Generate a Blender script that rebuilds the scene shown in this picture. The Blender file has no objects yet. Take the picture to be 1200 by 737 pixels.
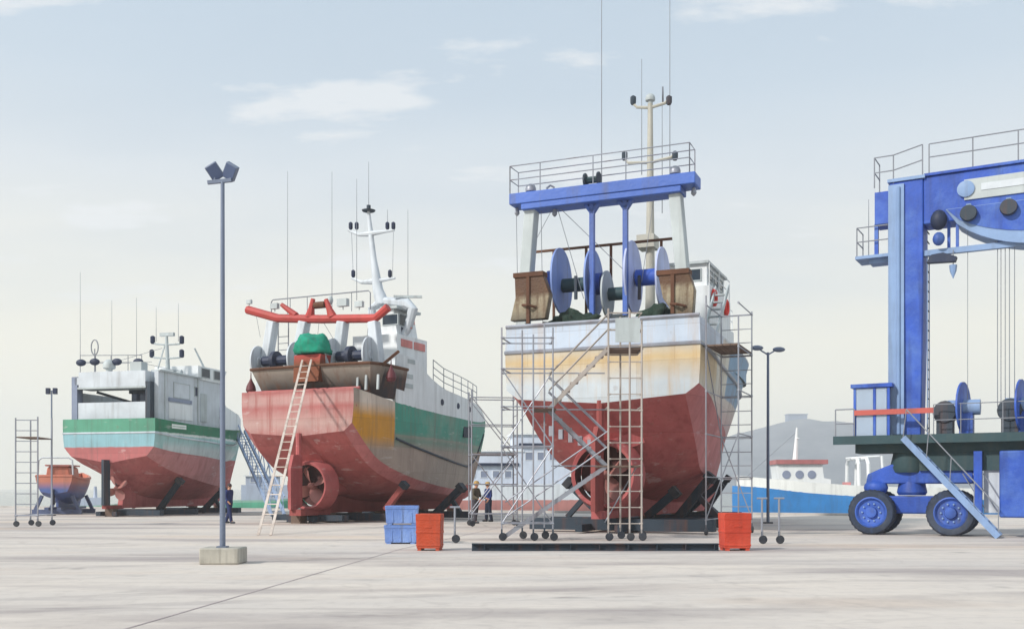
import bpy, bmesh, math, random
from mathutils import Vector, Matrix
R = math.radians
random.seed(11)
SC = bpy.context.scene
COL = SC.collection
# ---- camera model: level camera at eye height, F px focal length for a 1200 px wide picture
F, CX, HZ, EYE = 1200.0, 600.0, 573.0, 1.5
def W(px, py, Y): return Vector(((px-CX)/F*Y, Y, EYE-(py-HZ)/F*Y))
def G(px, py):
    Y = EYE*F/(py-HZ); return Vector(((px-CX)/F*Y, Y, 0))
V = Vector

# ------------------------------------------------------------------ objects
def tag(o, label=None, cat=None, group=None, kind=None):
    if label: o['label'] = label
    if cat: o['category'] = cat
    if group: o['group'] = group
    if kind: o['kind'] = kind
    return o
def empty(name, loc=(0, 0, 0), rz=0.0, label=None, cat=None, group=None):
    o = bpy.data.objects.new(name, None); COL.objects.link(o)
    o.empty_display_size = .3
    o.location = loc; o.rotation_euler = (0, 0, rz)
    return tag(o, label, cat, group)
def copy_tree(o, parent=None):
    c = o.copy(); COL.objects.link(c)
    if parent is not None: c.parent = parent
    for ch in list(o.children): copy_tree(ch, c)
    return c

def boot(col): return paint('boot_top_red', col, var=.16, amt=.45, streak=(.26, .07, .07, 1), rough=.7, patch=(.52, .26, .25, 1), pamt=.5, plate='yz', bump=.25)
class MB:
    """collects shapes in one bmesh, then links them as ONE mesh object"""
    def __init__(s): s.bm = bmesh.new(); s.mi = 0
    def raw(s, vs, fs):
        b = [s.bm.verts.new(v) for v in vs]
        for f in fs:
            try:
                fc = s.bm.faces.new([b[i] for i in f]); fc.material_index = s.mi
            except ValueError: pass
        return b
    def box(s, x0, x1, y0, y1, z0, z1, M=None):
        vs = [V((x, y, z)) for x in (x0, x1) for y in (y0, y1) for z in (z0, z1)]
        if M is not None: vs = [M @ v for v in vs]
        s.raw(vs, [(0,1,3,2),(4,6,7,5),(0,4,5,1),(2,3,7,6),(0,2,6,4),(1,5,7,3)]); return s
    def bar(s, p, q, w, h=None, up=(0, 0, 1)):
        p, q = V(p), V(q); h = h or w; d = (q-p).normalized(); u = V(up)
        if abs(d.dot(u)) > .95: u = V((0, 1, 0))
        a = d.cross(u).normalized()*w/2; b = a.cross(d).normalized()*h/2
        vs = [e+k for e in (p, q) for k in (-a-b, a-b, a+b, -a+b)]
        s.raw(vs, [(3,2,1,0),(4,5,6,7),(0,1,5,4),(1,2,6,5),(2,3,7,6),(3,0,4,7)]); return s
    def tube(s, p, q, r, r2=None, n=8):
        return s.path([p, q], r, n, r2=r2)
    def path(s, pts, r, n=6, closed=False, r2=None):
        pts = [V(p) for p in pts]; N = len(pts); rings = []
        a = None
        for i, p in enumerate(pts):
            if closed: d = (pts[(i+1) % N]-pts[i-1])
            else: d = pts[min(i+1, N-1)]-pts[max(i-1, 0)]
            d.normalize()
            if a is None:
                a = d.cross(V((0, 0, 1)));
                if a.length < .05: a = d.cross(V((0, 1, 0)))
            a = (a-d*a.dot(d)).normalized(); b = d.cross(a)
            if isinstance(r, (list, tuple)): rr = r[i]
            else: rr = r if r2 is None else r+(r2-r)*i/max(1, N-1)
            rings.append([s.bm.verts.new(p+(a*math.cos(t)+b*math.sin(t))*rr) for t in [2*math.pi*k/n for k in range(n)]])
        M = N if closed else N-1
        for i in range(M):
            A, B = rings[i], rings[(i+1) % N]
            for k in range(n):
                f = s.bm.faces.new((A[k], A[(k+1) % n], B[(k+1) % n], B[k])); f.material_index = s.mi
        if not closed:
            for rg in (rings[0][::-1], rings[-1]):
                f = s.bm.faces.new(rg); f.material_index = s.mi
        return s
    def lathe(s, prof, c, axis=(0, 0, 1), n=20, cap=True):
        """profile of (radius, distance along the axis) from centre c"""
        c = V(c); ax = V(axis).normalized()
        a = ax.cross(V((0, 0, 1)))
        if a.length < .05: a = V((1, 0, 0))
        a.normalize(); b = ax.cross(a); rings = []
        for (r, h) in prof:
            if r < 1e-4: rings.append([s.bm.verts.new(c+ax*h)])
            else: rings.append([s.bm.verts.new(c+ax*h+(a*math.cos(t)+b*math.sin(t))*r) for t in [2*math.pi*k/n for k in range(n)]])
        for A, B in zip(rings, rings[1:]):
            for k in range(n):
                k2 = (k+1) % n
                if len(A) == 1 and len(B) == 1: continue
                if len(A) == 1: vs = (A[0], B[k2], B[k])
                elif len(B) == 1: vs = (A[k], A[k2], B[0])
                else: vs = (A[k], A[k2], B[k2], B[k])
                f = s.bm.faces.new(vs); f.material_index = s.mi
        for rg, rv in ((rings[0], True), (rings[-1], False)):
            if len(rg) > 1 and cap:
                f = s.bm.faces.new(rg[::-1] if rv else rg); f.material_index = s.mi
        return s
    def ball(s, c, r, sx=1, sy=1, sz=1, n=12):
        prof = [(r*math.sin(math.pi*i/8), -r*math.cos(math.pi*i/8)) for i in range(9)]
        prof[0] = (0, -r); prof[-1] = (0, r)
        k = len(s.bm.verts); s.lathe(prof, (0, 0, 0), n=n); s.bm.verts.ensure_lookup_table()
        for v in s.bm.verts[k:]: v.co = V((v.co.x*sx, v.co.y*sy, v.co.z*sz))+V(c)
        return s
    def prism(s, poly, t, f):
        """polygon of 2D points swept by +-t/2; f(u, v, w) gives the 3D point"""
        n = len(poly)
        vs = [V(f(u, v, -t/2)) for u, v in poly]+[V(f(u, v, t/2)) for u, v in poly]
        s.raw(vs, [tuple(range(n))[::-1], tuple(range(n, 2*n))]+[(i, (i+1) % n, n+(i+1) % n, n+i) for i in range(n)]); return s
    def build(s, name, mats, parent=None, ang=35, bevel=0, M=None):
        bmesh.ops.recalc_face_normals(s.bm, faces=s.bm.faces[:])
        if M is not None: s.bm.transform(M)
        me = bpy.data.meshes.new(name); s.bm.to_mesh(me); s.bm.free()
        for m in (mats if isinstance(mats, (list, tuple)) else [mats]): me.materials.append(m)
        for p in me.polygons: p.use_smooth = True
        me.set_sharp_from_angle(angle=R(ang))
        o = bpy.data.objects.new(name, me); COL.objects.link(o)
        if parent is not None: o.parent = parent
        if bevel:
            b = o.modifiers.new('bevel', 'BEVEL'); b.width = bevel; b.segments = 2; b.limit_method = 'ANGLE'
        return o

# ------------------------------------------------------------------ materials
def srgb(r, g, b):
    f = lambda c: (c/255/12.92) if c <= 10 else ((c/255+.055)/1.055)**2.4
    return (f(r), f(g), f(b), 1)
class NT:
    def __init__(s, m): s.t = m.node_tree; s.n = s.t.nodes; s.l = s.t.links
    def new(s, ty, **kw):
        n = s.n.new(ty)
        for k, v in kw.items(): setattr(n, k, v)
        return n
    def link(s, a, b): s.l.new(a, b)
    def noise(s, vec, scale, detail=5, rough=.55):
        n = s.new('ShaderNodeTexNoise'); n.inputs['Scale'].default_value = scale
        n.inputs['Detail'].default_value = detail; n.inputs['Roughness'].default_value = rough
        s.link(vec, n.inputs['Vector']); return n.outputs['Fac']
    def mapping(s, vec, scale):
        n = s.new('ShaderNodeMapping'); n.inputs['Scale'].default_value = scale; s.link(vec, n.inputs['Vector']); return n.outputs['Vector']
    def rng(s, v, a, b, c=0., d=1.):
        n = s.new('ShaderNodeMapRange'); n.clamp = True
        for k, x in zip(('From Min', 'From Max', 'To Min', 'To Max'), (a, b, c, d)): n.inputs[k].default_value = x
        s.link(v, n.inputs['Value']); return n.outputs['Result']
    def math(s, op, a, b):
        n = s.new('ShaderNodeMath', operation=op)
        for i, x in enumerate((a, b)):
            if isinstance(x, (int, float)): n.inputs[i].default_value = x
            else: s.link(x, n.inputs[i])
        return n.outputs[0]
    def mix(s, fac, a, b, blend='MIX'):
        n = s.new('ShaderNodeMix', data_type='RGBA', blend_type=blend)
        for i, x in ((0, fac), (6, a), (7, b)):
            if isinstance(x, (int, float)): n.inputs[i].default_value = x
            elif isinstance(x, (tuple, list)): n.inputs[i].default_value = x
            else: s.link(x, n.inputs[i])
        return n.outputs[2]
def newmat(name):
    m = bpy.data.materials.new(name); m.use_nodes = True
    nt = NT(m); b = nt.n['Principled BSDF']; tc = nt.new('ShaderNodeTexCoord')
    return m, nt, b, tc.outputs['Object']
def plates(nt, vec, plane, size):
    """welded plating: thin seams, as (mask, height) in the y-z or x-z plane"""
    sp = nt.new('ShaderNodeSeparateXYZ'); nt.link(vec, sp.inputs[0]); cb = nt.new('ShaderNodeCombineXYZ')
    nt.link(sp.outputs['Y' if plane == 'yz' else 'X'], cb.inputs[0]); nt.link(sp.outputs['Z'], cb.inputs[1])
    br = nt.new('ShaderNodeTexBrick'); nt.link(cb.outputs[0], br.inputs['Vector'])
    for k, v in (('Scale', 1.), ('Mortar Size', .012), ('Mortar Smooth', .6), ('Brick Width', size[0]), ('Row Height', size[1])): br.inputs[k].default_value = v
    br.inputs['Color1'].default_value = (.92, .92, .92, 1); br.inputs['Color2'].default_value = (1.06, 1.06, 1.06, 1); br.inputs['Mortar'].default_value = (.78, .76, .74, 1)
    return br.outputs['Color'], br.outputs['Fac']
def weather(nt, b, vec, col, var, streak, amt, bump, scale, patch=None, pamt=0., edge=(.5, .72), plate=None):
    n1 = nt.noise(vec, .7*scale, 7, .6)
    v = nt.rng(n1, .3, .7, 1-var, 1+var)
    cv = nt.new('ShaderNodeCombineColor')
    for i in range(3): nt.link(v, cv.inputs[i])
    c = nt.mix(1.0, col, cv.outputs[0], 'MULTIPLY')
    if plate:
        pc, pf = plates(nt, vec, plate, (2.6, 1.15)); c = nt.mix(1.0, c, pc, 'MULTIPLY')
    if patch:
        n3 = nt.noise(vec, .45*scale, 8, .65)
        c = nt.mix(nt.math('MULTIPLY', nt.rng(n3, .48, .66), pamt), c, patch)
    if streak:
        n2 = nt.noise(nt.mapping(vec, (2.6*scale, 2.6*scale, .22*scale)), 1.0, 5, .6)
        c = nt.mix(nt.math('MULTIPLY', nt.rng(n2, *edge), amt), c, streak)
    if plate:   # finer runs of dirt and rust, and scuffed patches
        n4 = nt.noise(nt.mapping(vec, (8, 8, .45)), 1.0, 4, .6)
        c = nt.mix(nt.math('MULTIPLY', nt.rng(n4, .56, .74), .4), c, streak or GRIME)
        n5 = nt.noise(vec, 2.6, 8, .7)
        c = nt.mix(nt.math('MULTIPLY', nt.rng(n5, .60, .70), .35), c, (.22, .16, .13, 1))
        n6 = nt.noise(nt.mapping(vec, (1, .35, 2.2)), 1.6, 6, .65)
        c = nt.mix(nt.math('MULTIPLY', nt.rng(n6, .60, .68), .28), c, (.62, .58, .56, 1))
    nt.link(c, b.inputs['Base Color'])
    if bump:
        nb = nt.noise(vec, 9*scale, 6, .6); bp = nt.new('ShaderNodeBump')
        bp.inputs['Strength'].default_value = bump; bp.inputs['Distance'].default_value = .05
        if plate: nb = nt.math('ADD', nt.math('MULTIPLY', nb, .5), nt.math('ADD', nt.math('MULTIPLY', nt.noise(vec, .9, 2), 2.5), nt.math('MULTIPLY', pf, -.7)))
        nt.link(nb, bp.inputs['Height']); nt.link(bp.outputs[0], b.inputs['Normal'])
    return c
RUST = (.16, .055, .022, 1)
GRIME = (.10, .095, .085, 1)
def paint(name, col, var=.14, streak=GRIME, amt=.3, rough=.55, bump=.15, scale=1., metal=0., patch=None, pamt=0., plate=None):
    m, nt, b, vec = newmat(name)
    b.inputs['Roughness'].default_value = rough; b.inputs['Metallic'].default_value = metal
    b.inputs['Specular IOR Level'].default_value = .3
    weather(nt, b, vec, col, var, streak, amt, bump, scale, patch, pamt, plate=plate)
    return m
def banded(name, base, bands, slope=(0, 0), **kw):
    """bands: (tmin, tmax, ymin, ymax, colour); t = z - (a + b*y) in the boat's own metres"""
    m, nt, b, vec = newmat(name)
    b.inputs['Roughness'].default_value = kw.get('rough', .5); b.inputs['Specular IOR Level'].default_value = .3
    sp = nt.new('ShaderNodeSeparateXYZ'); nt.link(vec, sp.inputs[0])
    y, z = sp.outputs['Y'], sp.outputs['Z']
    t = nt.math('SUBTRACT', nt.math('SUBTRACT', z, slope[0]), nt.math('MULTIPLY', y, slope[1]))
    c = base
    nz = nt.math('MULTIPLY', nt.math('SUBTRACT', nt.noise(vec, 1.7, 4), .5), kw.get('wob', .1))
    tt = nt.math('ADD', t, nz); yy = nt.math('ADD', y, nz)
    for (t0, t1, y0, y1, cc, *soft) in bands:
        e = soft[0] if soft else .03
        k = nt.math('MULTIPLY', nt.rng(tt, t0-e, t0+e), nt.rng(tt, t1-e, t1+e, 1, 0))
        k2 = nt.math('MULTIPLY', nt.rng(yy, y0-.03, y0+.03), nt.rng(yy, y1-.03, y1+.03, 1, 0))
        c = nt.mix(nt.math('MULTIPLY', nt.math('MULTIPLY', k, k2), soft[1] if len(soft) > 1 else 1.0), c, cc)
    weather(nt, b, vec, c, kw.get('var', .12), kw.get('streak', GRIME), kw.get('amt', .3), kw.get('bump', .15), kw.get('scale', 1.), kw.get('patch'), kw.get('pamt', 0.), plate=kw.get('plate'))
    return m

M = {}
M['grey_paint'] = paint('grey_paint', srgb(176, 184, 186), amt=.35)
M['white_paint'] = paint('white_paint', srgb(222, 226, 228), amt=.25, var=.08)
M['pale_paint'] = paint('pale_paint', srgb(196, 203, 210), amt=.35, streak=(.12, .10, .08, 1))
M['lilac_paint'] = paint('lilac_paint', srgb(176, 186, 222), amt=.3)
M['b3_blue'] = paint('gantry_blue', srgb(70, 102, 178), amt=.4, bump=.25, rough=.45)
M['mid_blue'] = paint('mid_blue', srgb(52, 86, 172), amt=.3)
M['lift_blue'] = paint('lift_blue', srgb(46, 82, 172), var=.28, amt=.5, rough=.5, streak=srgb(38, 52, 92), patch=srgb(92, 126, 190), pamt=.6, scale=1.3, bump=.25)
M['lift_pale'] = paint('lift_pale', srgb(124, 150, 188), amt=.35, rough=.45)
M['dark_steel'] = paint('dark_steel', srgb(52, 64, 76), amt=.4, streak=RUST, rough=.6)
M['green_steel'] = paint('green_steel', srgb(48, 72, 78), amt=.3, streak=(.1, .1, .08, 1), rough=.6)
M['cradle_steel'] = paint('cradle_steel', srgb(44, 56, 68), amt=.45, streak=RUST, rough=.65)
M['rust'] = paint('rusty_steel', (.115, .052, .03, 1), var=.35, streak=(.04, .022, .016, 1), amt=.5, rough=.8)
M['ochre_rust'] = paint('ochre_rust', srgb(166, 152, 122), var=.3, streak=(.08, .05, .03, 1), amt=.85, rough=.8, patch=(.13, .065, .03, 1), pamt=.95, scale=1.6)
M['galv'] = paint('galvanised_tube', srgb(146, 150, 160), var=.2, streak=RUST, amt=.35, rough=.45, metal=.35, bump=0)
M['tan_tube'] = paint('dusty_tube', srgb(164, 156, 150), var=.2, streak=RUST, amt=.5, rough=.6, bump=0)
M['board'] = paint('scaffold_board', srgb(110, 92, 82), var=.25, rough=.85)
M['wire'] = paint('wire', srgb(128, 132, 140), var=.1, streak=None, bump=0, rough=.5)
M['tyre'] = paint('dusty_tyre', (.030, .042, .070, 1), var=.35, patch=(.10, .11, .13, 1), pamt=.5, streak=(.05, .09, .2, 1), amt=.5, rough=.8, scale=2)
M['black'] = paint('black_rubber', (.026, .031, .042, 1), var=.35, patch=(.12, .115, .11, 1), pamt=.5, streak=(.08, .08, .085, 1), amt=.4, rough=.8)
M['navy_fit'] = paint('navy_fitting', srgb(38, 48, 72), var=.2, amt=.2)
M['glass'] = paint('window_glass', (.035, .05, .07, 1), var=.2, streak=None, bump=0, rough=.08)
M['antifoul'] = paint('antifoul_red', (.40, .105, .105, 1), var=.16, amt=.5, streak=(.20, .045, .045, 1), rough=.75, patch=(.45, .17, .16, 1), pamt=.55, plate='yz', bump=.25)
M['antifoul_dark'] = paint('antifoul_dark', (.26, .065, .06, 1), var=.2, amt=.45, streak=(.13, .03, .03, 1), rough=.8)
M['prop'] = paint('bronze', (.40, .17, .15, 1), var=.25, rough=.45, amt=.3)
M['red_paint'] = paint('red_paint', srgb(172, 66, 62), amt=.35, streak=RUST)
M['net_green'] = paint('green_tarp', srgb(22, 138, 112), var=.3, amt=.3, rough=.8, scale=3, bump=.6)
M['net_dark'] = paint('dark_net', srgb(44, 62, 54), var=.4, amt=.4, rough=.95, scale=4, bump=1.)
M['concrete_block'] = paint('concrete_block', srgb(170, 166, 156), var=.2, amt=.5, rough=.9, scale=3)
M['lamp_steel'] = paint('lamp_steel', srgb(112, 122, 142), var=.12, amt=.2, rough=.5, metal=.2)
M['tub_blue'] = paint('tub_blue', srgb(104, 134, 196), var=.2, bump=.4, amt=.5, rough=.5, patch=srgb(150, 176, 220), pamt=.5, scale=2)
M['tub_orange'] = paint('tub_orange', srgb(184, 72, 42), var=.25, bump=.4, patch=srgb(140, 70, 52), pamt=.6, amt=.5, rough=.5, streak=(.25, .05, .03, 1), scale=2)
M['tub_red'] = paint('tub_red', srgb(192, 66, 46), var=.22, bump=.4, patch=srgb(214, 104, 80), pamt=.4, amt=.4, rough=.5, streak=(.3, .05, .03, 1), scale=2)
M['ladder'] = paint('ladder_wood', srgb(196, 184, 174), var=.18, amt=.6, rough=.7, streak=(.22, .12, .07, 1))
M['gangway'] = paint('gangway_blue', srgb(146, 164, 192), amt=.3)
M['rim'] = paint('wheel_rim', srgb(62, 96, 178), var=.3, amt=.5, patch=srgb(40, 56, 96), pamt=.5, scale=2, rough=.5)
M['dark_recess'] = paint('tarry_plating', srgb(84, 74, 68), var=.25, amt=.5, rough=.8)
M['nozzle_shade'] = paint('nozzle_shade_red', (.085, .03, .03, 1), var=.3, rough=.85)  # shade inside the propeller nozzles, put into the colour
M['orange_stripe'] = paint('orange_red_rail', srgb(178, 88, 80), amt=.4)
# ------------------------------------------------------------------ setting
def quayY(X):
    # the quay edge runs slightly towards the viewer on the right
    return 66.0-.42*X
def make_ground():
    m, nt, b, vec = newmat('yard_concrete')
    b.inputs['Roughness'].default_value = .9; b.inputs['Specular IOR Level'].default_value = .2
    n1 = nt.noise(nt.mapping(vec, (.16, .55, 1)), .5, 8, .6)
    c = nt.mix(nt.rng(n1, .35, .66), srgb(206, 196, 185), srgb(188, 181, 175))
    n2 = nt.noise(nt.mapping(vec, (.07, .28, 1)), 1.1, 6, .55)
    c = nt.mix(nt.math('MULTIPLY', nt.rng(n2, .50, .62), .6), c, srgb(140, 131, 131))
    n3 = nt.noise(nt.mapping(vec, (.2, .6, 1)), .35, 5, .5)
    c = nt.mix(nt.math('MULTIPLY', nt.rng(n3, .55, .7), .5), c, srgb(196, 172, 150))
    n4 = nt.noise(vec, 3.0, 9, .7)
    c = nt.mix(nt.math('MULTIPLY', nt.rng(n4, .5, .75), .3), c, srgb(128, 120, 118))
    n5 = nt.noise(nt.mapping(vec, (.5, 1., 1)), .55, 4, .6)
    c = nt.mix(nt.math('MULTIPLY', nt.rng(n5, .64, .70), .4), c, srgb(112, 106, 104))
    n6 = nt.noise(nt.mapping(vec, (.02, 1.6, 1)), 1.2, 3, .5)
    c = nt.mix(nt.math('MULTIPLY', nt.math('MULTIPLY', nt.rng(n6, .58, .64), nt.rng(n1, .4, .6)), .22), c, srgb(120, 114, 114))
    vo = nt.new('ShaderNodeTexVoronoi'); vo.feature = 'DISTANCE_TO_EDGE'; vo.inputs['Scale'].default_value = .22
    wv = nt.new('ShaderNodeVectorMath', operation='ADD'); nz = nt.new('ShaderNodeTexNoise'); nz.inputs['Scale'].default_value = .8; nt.link(vec, nz.inputs['Vector'])
    nt.link(vec, wv.inputs[0]); nt.link(nz.outputs['Color'], wv.inputs[1]); nt.link(wv.outputs[0], vo.inputs['Vector'])
    c = nt.mix(nt.math('MULTIPLY', nt.rng(vo.outputs['Distance'], .0, .012, 1, 0), .12), c, srgb(110, 104, 104))
    # tyre tracks left by the boat hoist: wide arcs across the yard
    dv = nt.new('ShaderNodeVectorMath', operation='DISTANCE'); nt.link(vec, dv.inputs[0]); dv.inputs[1].default_value = (20, -40, 0)
    wob = nt.math('MULTIPLY', nt.math('SUBTRACT', nt.noise(vec, .12, 3), .5), 1.6); dd = nt.math('ADD', dv.outputs['Value'], wob)
    trk = nt.rng(nt.noise(vec, .5, 5, .65), .35, .62)
    for r0, w0, a0 in ((55.6, .9, .3), (58.6, .28, .28), (60.1, .28, .24), (66.2, .3, .24), (67.9, .3, .2), (74, .7, .22)):
        k = nt.rng(nt.math('ABSOLUTE', nt.math('SUBTRACT', dd, r0), 0.), w0*.6, w0, 1, 0)
        c = nt.mix(nt.math('MULTIPLY', nt.math('MULTIPLY', k, trk), a0), c, srgb(118, 110, 112))
    # spots of old oil and paint
    vs_ = nt.new('ShaderNodeTexVoronoi'); vs_.inputs['Scale'].default_value = .55; nt.link(wv.outputs[0], vs_.inputs['Vector'])
    c = nt.mix(nt.math('MULTIPLY', nt.rng(vs_.outputs['Distance'], .05, .16, 1, 0), nt.math('MULTIPLY', nt.rng(nt.noise(vec, .3, 2), .5, .6), .45)), c, srgb(96, 90, 90))
    nt.link(c, b.inputs['Base Color'])
    bp = nt.new('ShaderNodeBump'); bp.inputs['Strength'].default_value = .25; bp.inputs['Distance'].default_value = .03
    nt.link(nt.noise(vec, 14, 8, .7), bp.inputs['Height']); nt.link(bp.outputs[0], b.inputs['Normal'])
    mb = MB()
    xs = [-160, -60, -30, -10, 0, 10, 30, 60, 110]
    top = []
    for x in xs: top.append((V((x, -30, 0)), V((x, quayY(x), 0)), V((x, quayY(x), -6))))
    for a, c2 in zip(top, top[1:]):
        mb.raw([a[0], c2[0], c2[1], a[1]], [(0, 1, 2, 3)]); mb.raw([a[1], c2[1], c2[2], a[2]], [(0, 1, 2, 3)])
    bmesh.ops.remove_doubles(mb.bm, verts=mb.bm.verts[:], dist=.001)
    tag(mb.build('ground', m), kind='structure')
    k = MB()
    for a, c2 in zip(xs, xs[1:]):
        p, q = V((a, quayY(a)-.25, .07)), V((c2, quayY(c2)-.25, .07)); k.bar(p, q, .42, .15)
    tag(k.build('quay_edge', paint('kerb_concrete', srgb(178, 174, 170), var=.15, amt=.2, rough=.9)), kind='structure')
    j = MB()
    jm = paint('joint_seal', srgb(160, 148, 148), var=.2, streak=None, rough=.9)
    def joint(p, q, w):
        p, q = G(*p), G(*q); d = (q-p).normalized(); a = V((d.y, -d.x, 0))*w/2
        z = V((0, 0, .004)); j.raw([p-a+z, p+a+z, q+a+z, q-a+z], [(0, 1, 2, 3)])
    joint((60, 762), (470, 643), .035); joint((470, 643), (640, 606), .035)
    tag(j.build('pavement_joint', jm), kind='structure')
    # water
    m, nt, b, vec = newmat('harbour_water')
    b.inputs['Base Color'].default_value = (.10, .14, .15, 1); b.inputs['Roughness'].default_value = .12
    bp = nt.new('ShaderNodeBump'); bp.inputs['Strength'].default_value = .4; bp.inputs['Distance'].default_value = .2
    nt.link(nt.noise(nt.mapping(vec, (.3, 1., 1)), .9, 6, .6), bp.inputs['Height']); nt.link(bp.outputs[0], b.inputs['Normal'])
    mb = MB(); mb.raw([V((-9000, 30, -1.3)), V((9000, 30, -1.3)), V((9000, 9000, -1.3)), V((-9000, 9000, -1.3))], [(0, 1, 2, 3)])
    tag(mb.build('water', m), kind='structure')
    # hill on the far shore
    D = 1500
    prof = [(540, 572), (640, 566), (720, 552), (790, 530), (850, 510), (872, 504), (900, 497), (918, 492), (948, 491), (975, 496), (1005, 499), (1040, 506), (1100, 520), (1200, 536), (1330, 556), (1500, 572)]
    def top_at(px):
        for (a, b1), (c2, d) in zip(prof, prof[1:]):
            if a <= px <= c2: return b1+(d-b1)*(px-a)/(c2-a)
        return 573
    mb = MB(); NX, NYY = 130, 24; grid = []
    rnd = random.Random(3)
    import mathutils
    for i in range(NX+1):
        px = 540+960*i/NX; row = []
        hz = max(0, (573-top_at(px))/F*D)
        for k in range(NYY+1):
            v = k/NYY; Y = D-420+840*v
            prf = math.sin(math.pi*v)**.8 if 0 < v < 1 else 0
            X = (px-CX)/F*D
            n = mathutils.noise.noise(V((X*.012, Y*.012, 0)))*.16+mathutils.noise.noise(V((X*.05, Y*.05, 3)))*.05
            z = hz*prf*(1+n*(1-abs(2*v-1)**.5 if abs(v-.5) > .02 else 0))+EYE-3
            row.append(mb.bm.verts.new(V((X, Y, z))))
        grid.append(row)
    for i in range(NX):
        for k in range(NYY): mb.bm.faces.new((grid[i][k], grid[i+1][k], grid[i+1][k+1], grid[i][k+1]))
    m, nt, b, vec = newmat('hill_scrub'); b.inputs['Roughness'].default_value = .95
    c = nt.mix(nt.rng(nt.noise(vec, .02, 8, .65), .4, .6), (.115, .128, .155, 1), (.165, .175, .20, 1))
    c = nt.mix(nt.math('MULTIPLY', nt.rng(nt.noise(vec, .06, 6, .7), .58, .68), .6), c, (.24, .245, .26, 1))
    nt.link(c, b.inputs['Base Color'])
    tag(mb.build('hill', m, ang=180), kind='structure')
    # block house on the hill top
    p = W(933, 491, D); e = empty('hilltop_fort', p, 0, 'flat grey blockhouse on the summit of the far hill', 'building')
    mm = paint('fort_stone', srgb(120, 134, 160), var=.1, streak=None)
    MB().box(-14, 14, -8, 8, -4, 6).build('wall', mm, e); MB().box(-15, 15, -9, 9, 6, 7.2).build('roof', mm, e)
make_ground()

# ------------------------------------------------------------------ sky and sun
SUN_DIR = V((-.74, -.52, .62)).normalized()         # towards the sun
def make_world():
    w = bpy.data.worlds.new('World'); SC.world = w; w.use_nodes = True
    nt = NT(w); bg = nt.n['Background']
    sky = nt.new('ShaderNodeTexSky', sky_type='NISHITA'); sky.sun_disc = False
    el = math.asin(SUN_DIR.z); sky.sun_elevation = el
    sky.sun_rotation = math.atan2(SUN_DIR.x, SUN_DIR.y)
    sky.air_density = 1.0; sky.dust_density = 1.5; sky.ozone_density = 1.2
    tc = nt.new('ShaderNodeTexCoord'); vec = tc.outputs['Generated']
    sp = nt.new('ShaderNodeSeparateXYZ'); nt.link(vec, sp.inputs[0]); z = sp.outputs['Z']
    # thin high veil: creamy towards the horizon, blue-grey higher up
    rp = nt.new('ShaderNodeValToRGB'); nt.link(z, rp.inputs[0])
    el_ = rp.color_ramp.elements
    el_[0].position = 0.; el_[0].color = srgb(254, 249, 229)
    el_[1].position = 1.; el_[1].color = srgb(204, 220, 233)
    for p, c in ((.06, srgb(254, 249, 230)), (.15, srgb(252, 248, 232)), (.21, srgb(244, 244, 237)), (.28, srgb(228, 235, 240)), (.36, srgb(208, 223, 236)), (.46, srgb(194, 214, 232))):
        e = el_.new(p); e.color = c
    S = 10.0   # the background runs at strength 0.1
    def sc(c): return c
    veil = rp.outputs[0]
    # cloud deck: sky direction projected on a plane so that clouds flatten towards the horizon
    dv = nt.math('ADD', nt.math('MAXIMUM', z, 0.), .22)
    cx = nt.math('DIVIDE', sp.outputs['X'], dv); cy = nt.math('DIVIDE', sp.outputs['Y'], dv)
    cv = nt.new('ShaderNodeCombineXYZ'); nt.link(cx, cv.inputs[0]); nt.link(cy, cv.inputs[1])
    cl = nt.noise(nt.mapping(cv.outputs[0], (1.0, 2.2, 1)), 1.9, 9, .58)
    big = nt.noise(nt.mapping(cv.outputs[0], (.7, 1.5, 1)), .8, 4, .5)
    up = nt.rng(z, .10, .24)
    grey = nt.math('MULTIPLY', nt.math('MULTIPLY', nt.rng(big, .42, .62), up), .5)
    c = nt.mix(grey, veil, srgb(196, 212, 227))
    wh = nt.math('MULTIPLY', nt.math('MULTIPLY', nt.rng(cl, .57, .64), up), .75)
    c = nt.mix(wh, c, srgb(244, 247, 249))
    hi = nt.new('ShaderNodeVectorMath', operation='SCALE'); hi.inputs['Scale'].default_value = S*.81; nt.link(c, hi.inputs[0])
    c = nt.mix(1.0, c, c); _v = nt.rng(z, .44, .85, 1., 1.25); _cc = nt.new('ShaderNodeCombineColor')
    for i in range(3): nt.link(_v, _cc.inputs[i])
    hi.inputs[0].default_value = (0, 0, 0); _h = nt.rng(z, .0, .26, 1.1, 1.); _hc = nt.new('ShaderNodeCombineColor')
    for i in range(3): nt.link(_h, _hc.inputs[i])
    nt.link(nt.mix(1.0, nt.mix(1.0, c, _cc.outputs[0], 'MULTIPLY'), _hc.outputs[0], 'MULTIPLY'), hi.inputs[0])
    c = nt.mix(.93, sky.outputs[0], hi.outputs[0])
    nt.link(c, bg.inputs['Color']); bg.inputs['Strength'].default_value = .1
make_world()
sun = bpy.data.lights.new('sun', 'SUN'); sun.energy = 3.1; sun.angle = R(4); sun.color = (1, .95, .88)
so = bpy.data.objects.new('sun', sun); COL.objects.link(so); so.rotation_euler = (-SUN_DIR).to_track_quat('-Z', 'Y').to_euler()
so.location = (-40, -30, 50)
cam = bpy.data.cameras.new('camera'); cam.sensor_width = 36; cam.lens = 36*F/1200; cam.shift_y = (HZ-368.5)/1200; cam.clip_end = 20000; cam.clip_start = .3
co = bpy.data.objects.new('camera', cam); COL.objects.link(co); co.location = (0, 0, EYE); co.rotation_euler = (R(90), 0, 0)
SC.camera = co
vs = SC.view_settings; vs.view_transform = 'Standard'; vs.look = 'None'; vs.gamma = 1; vs.exposure = .3; vs.use_curve_mapping = False
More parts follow.
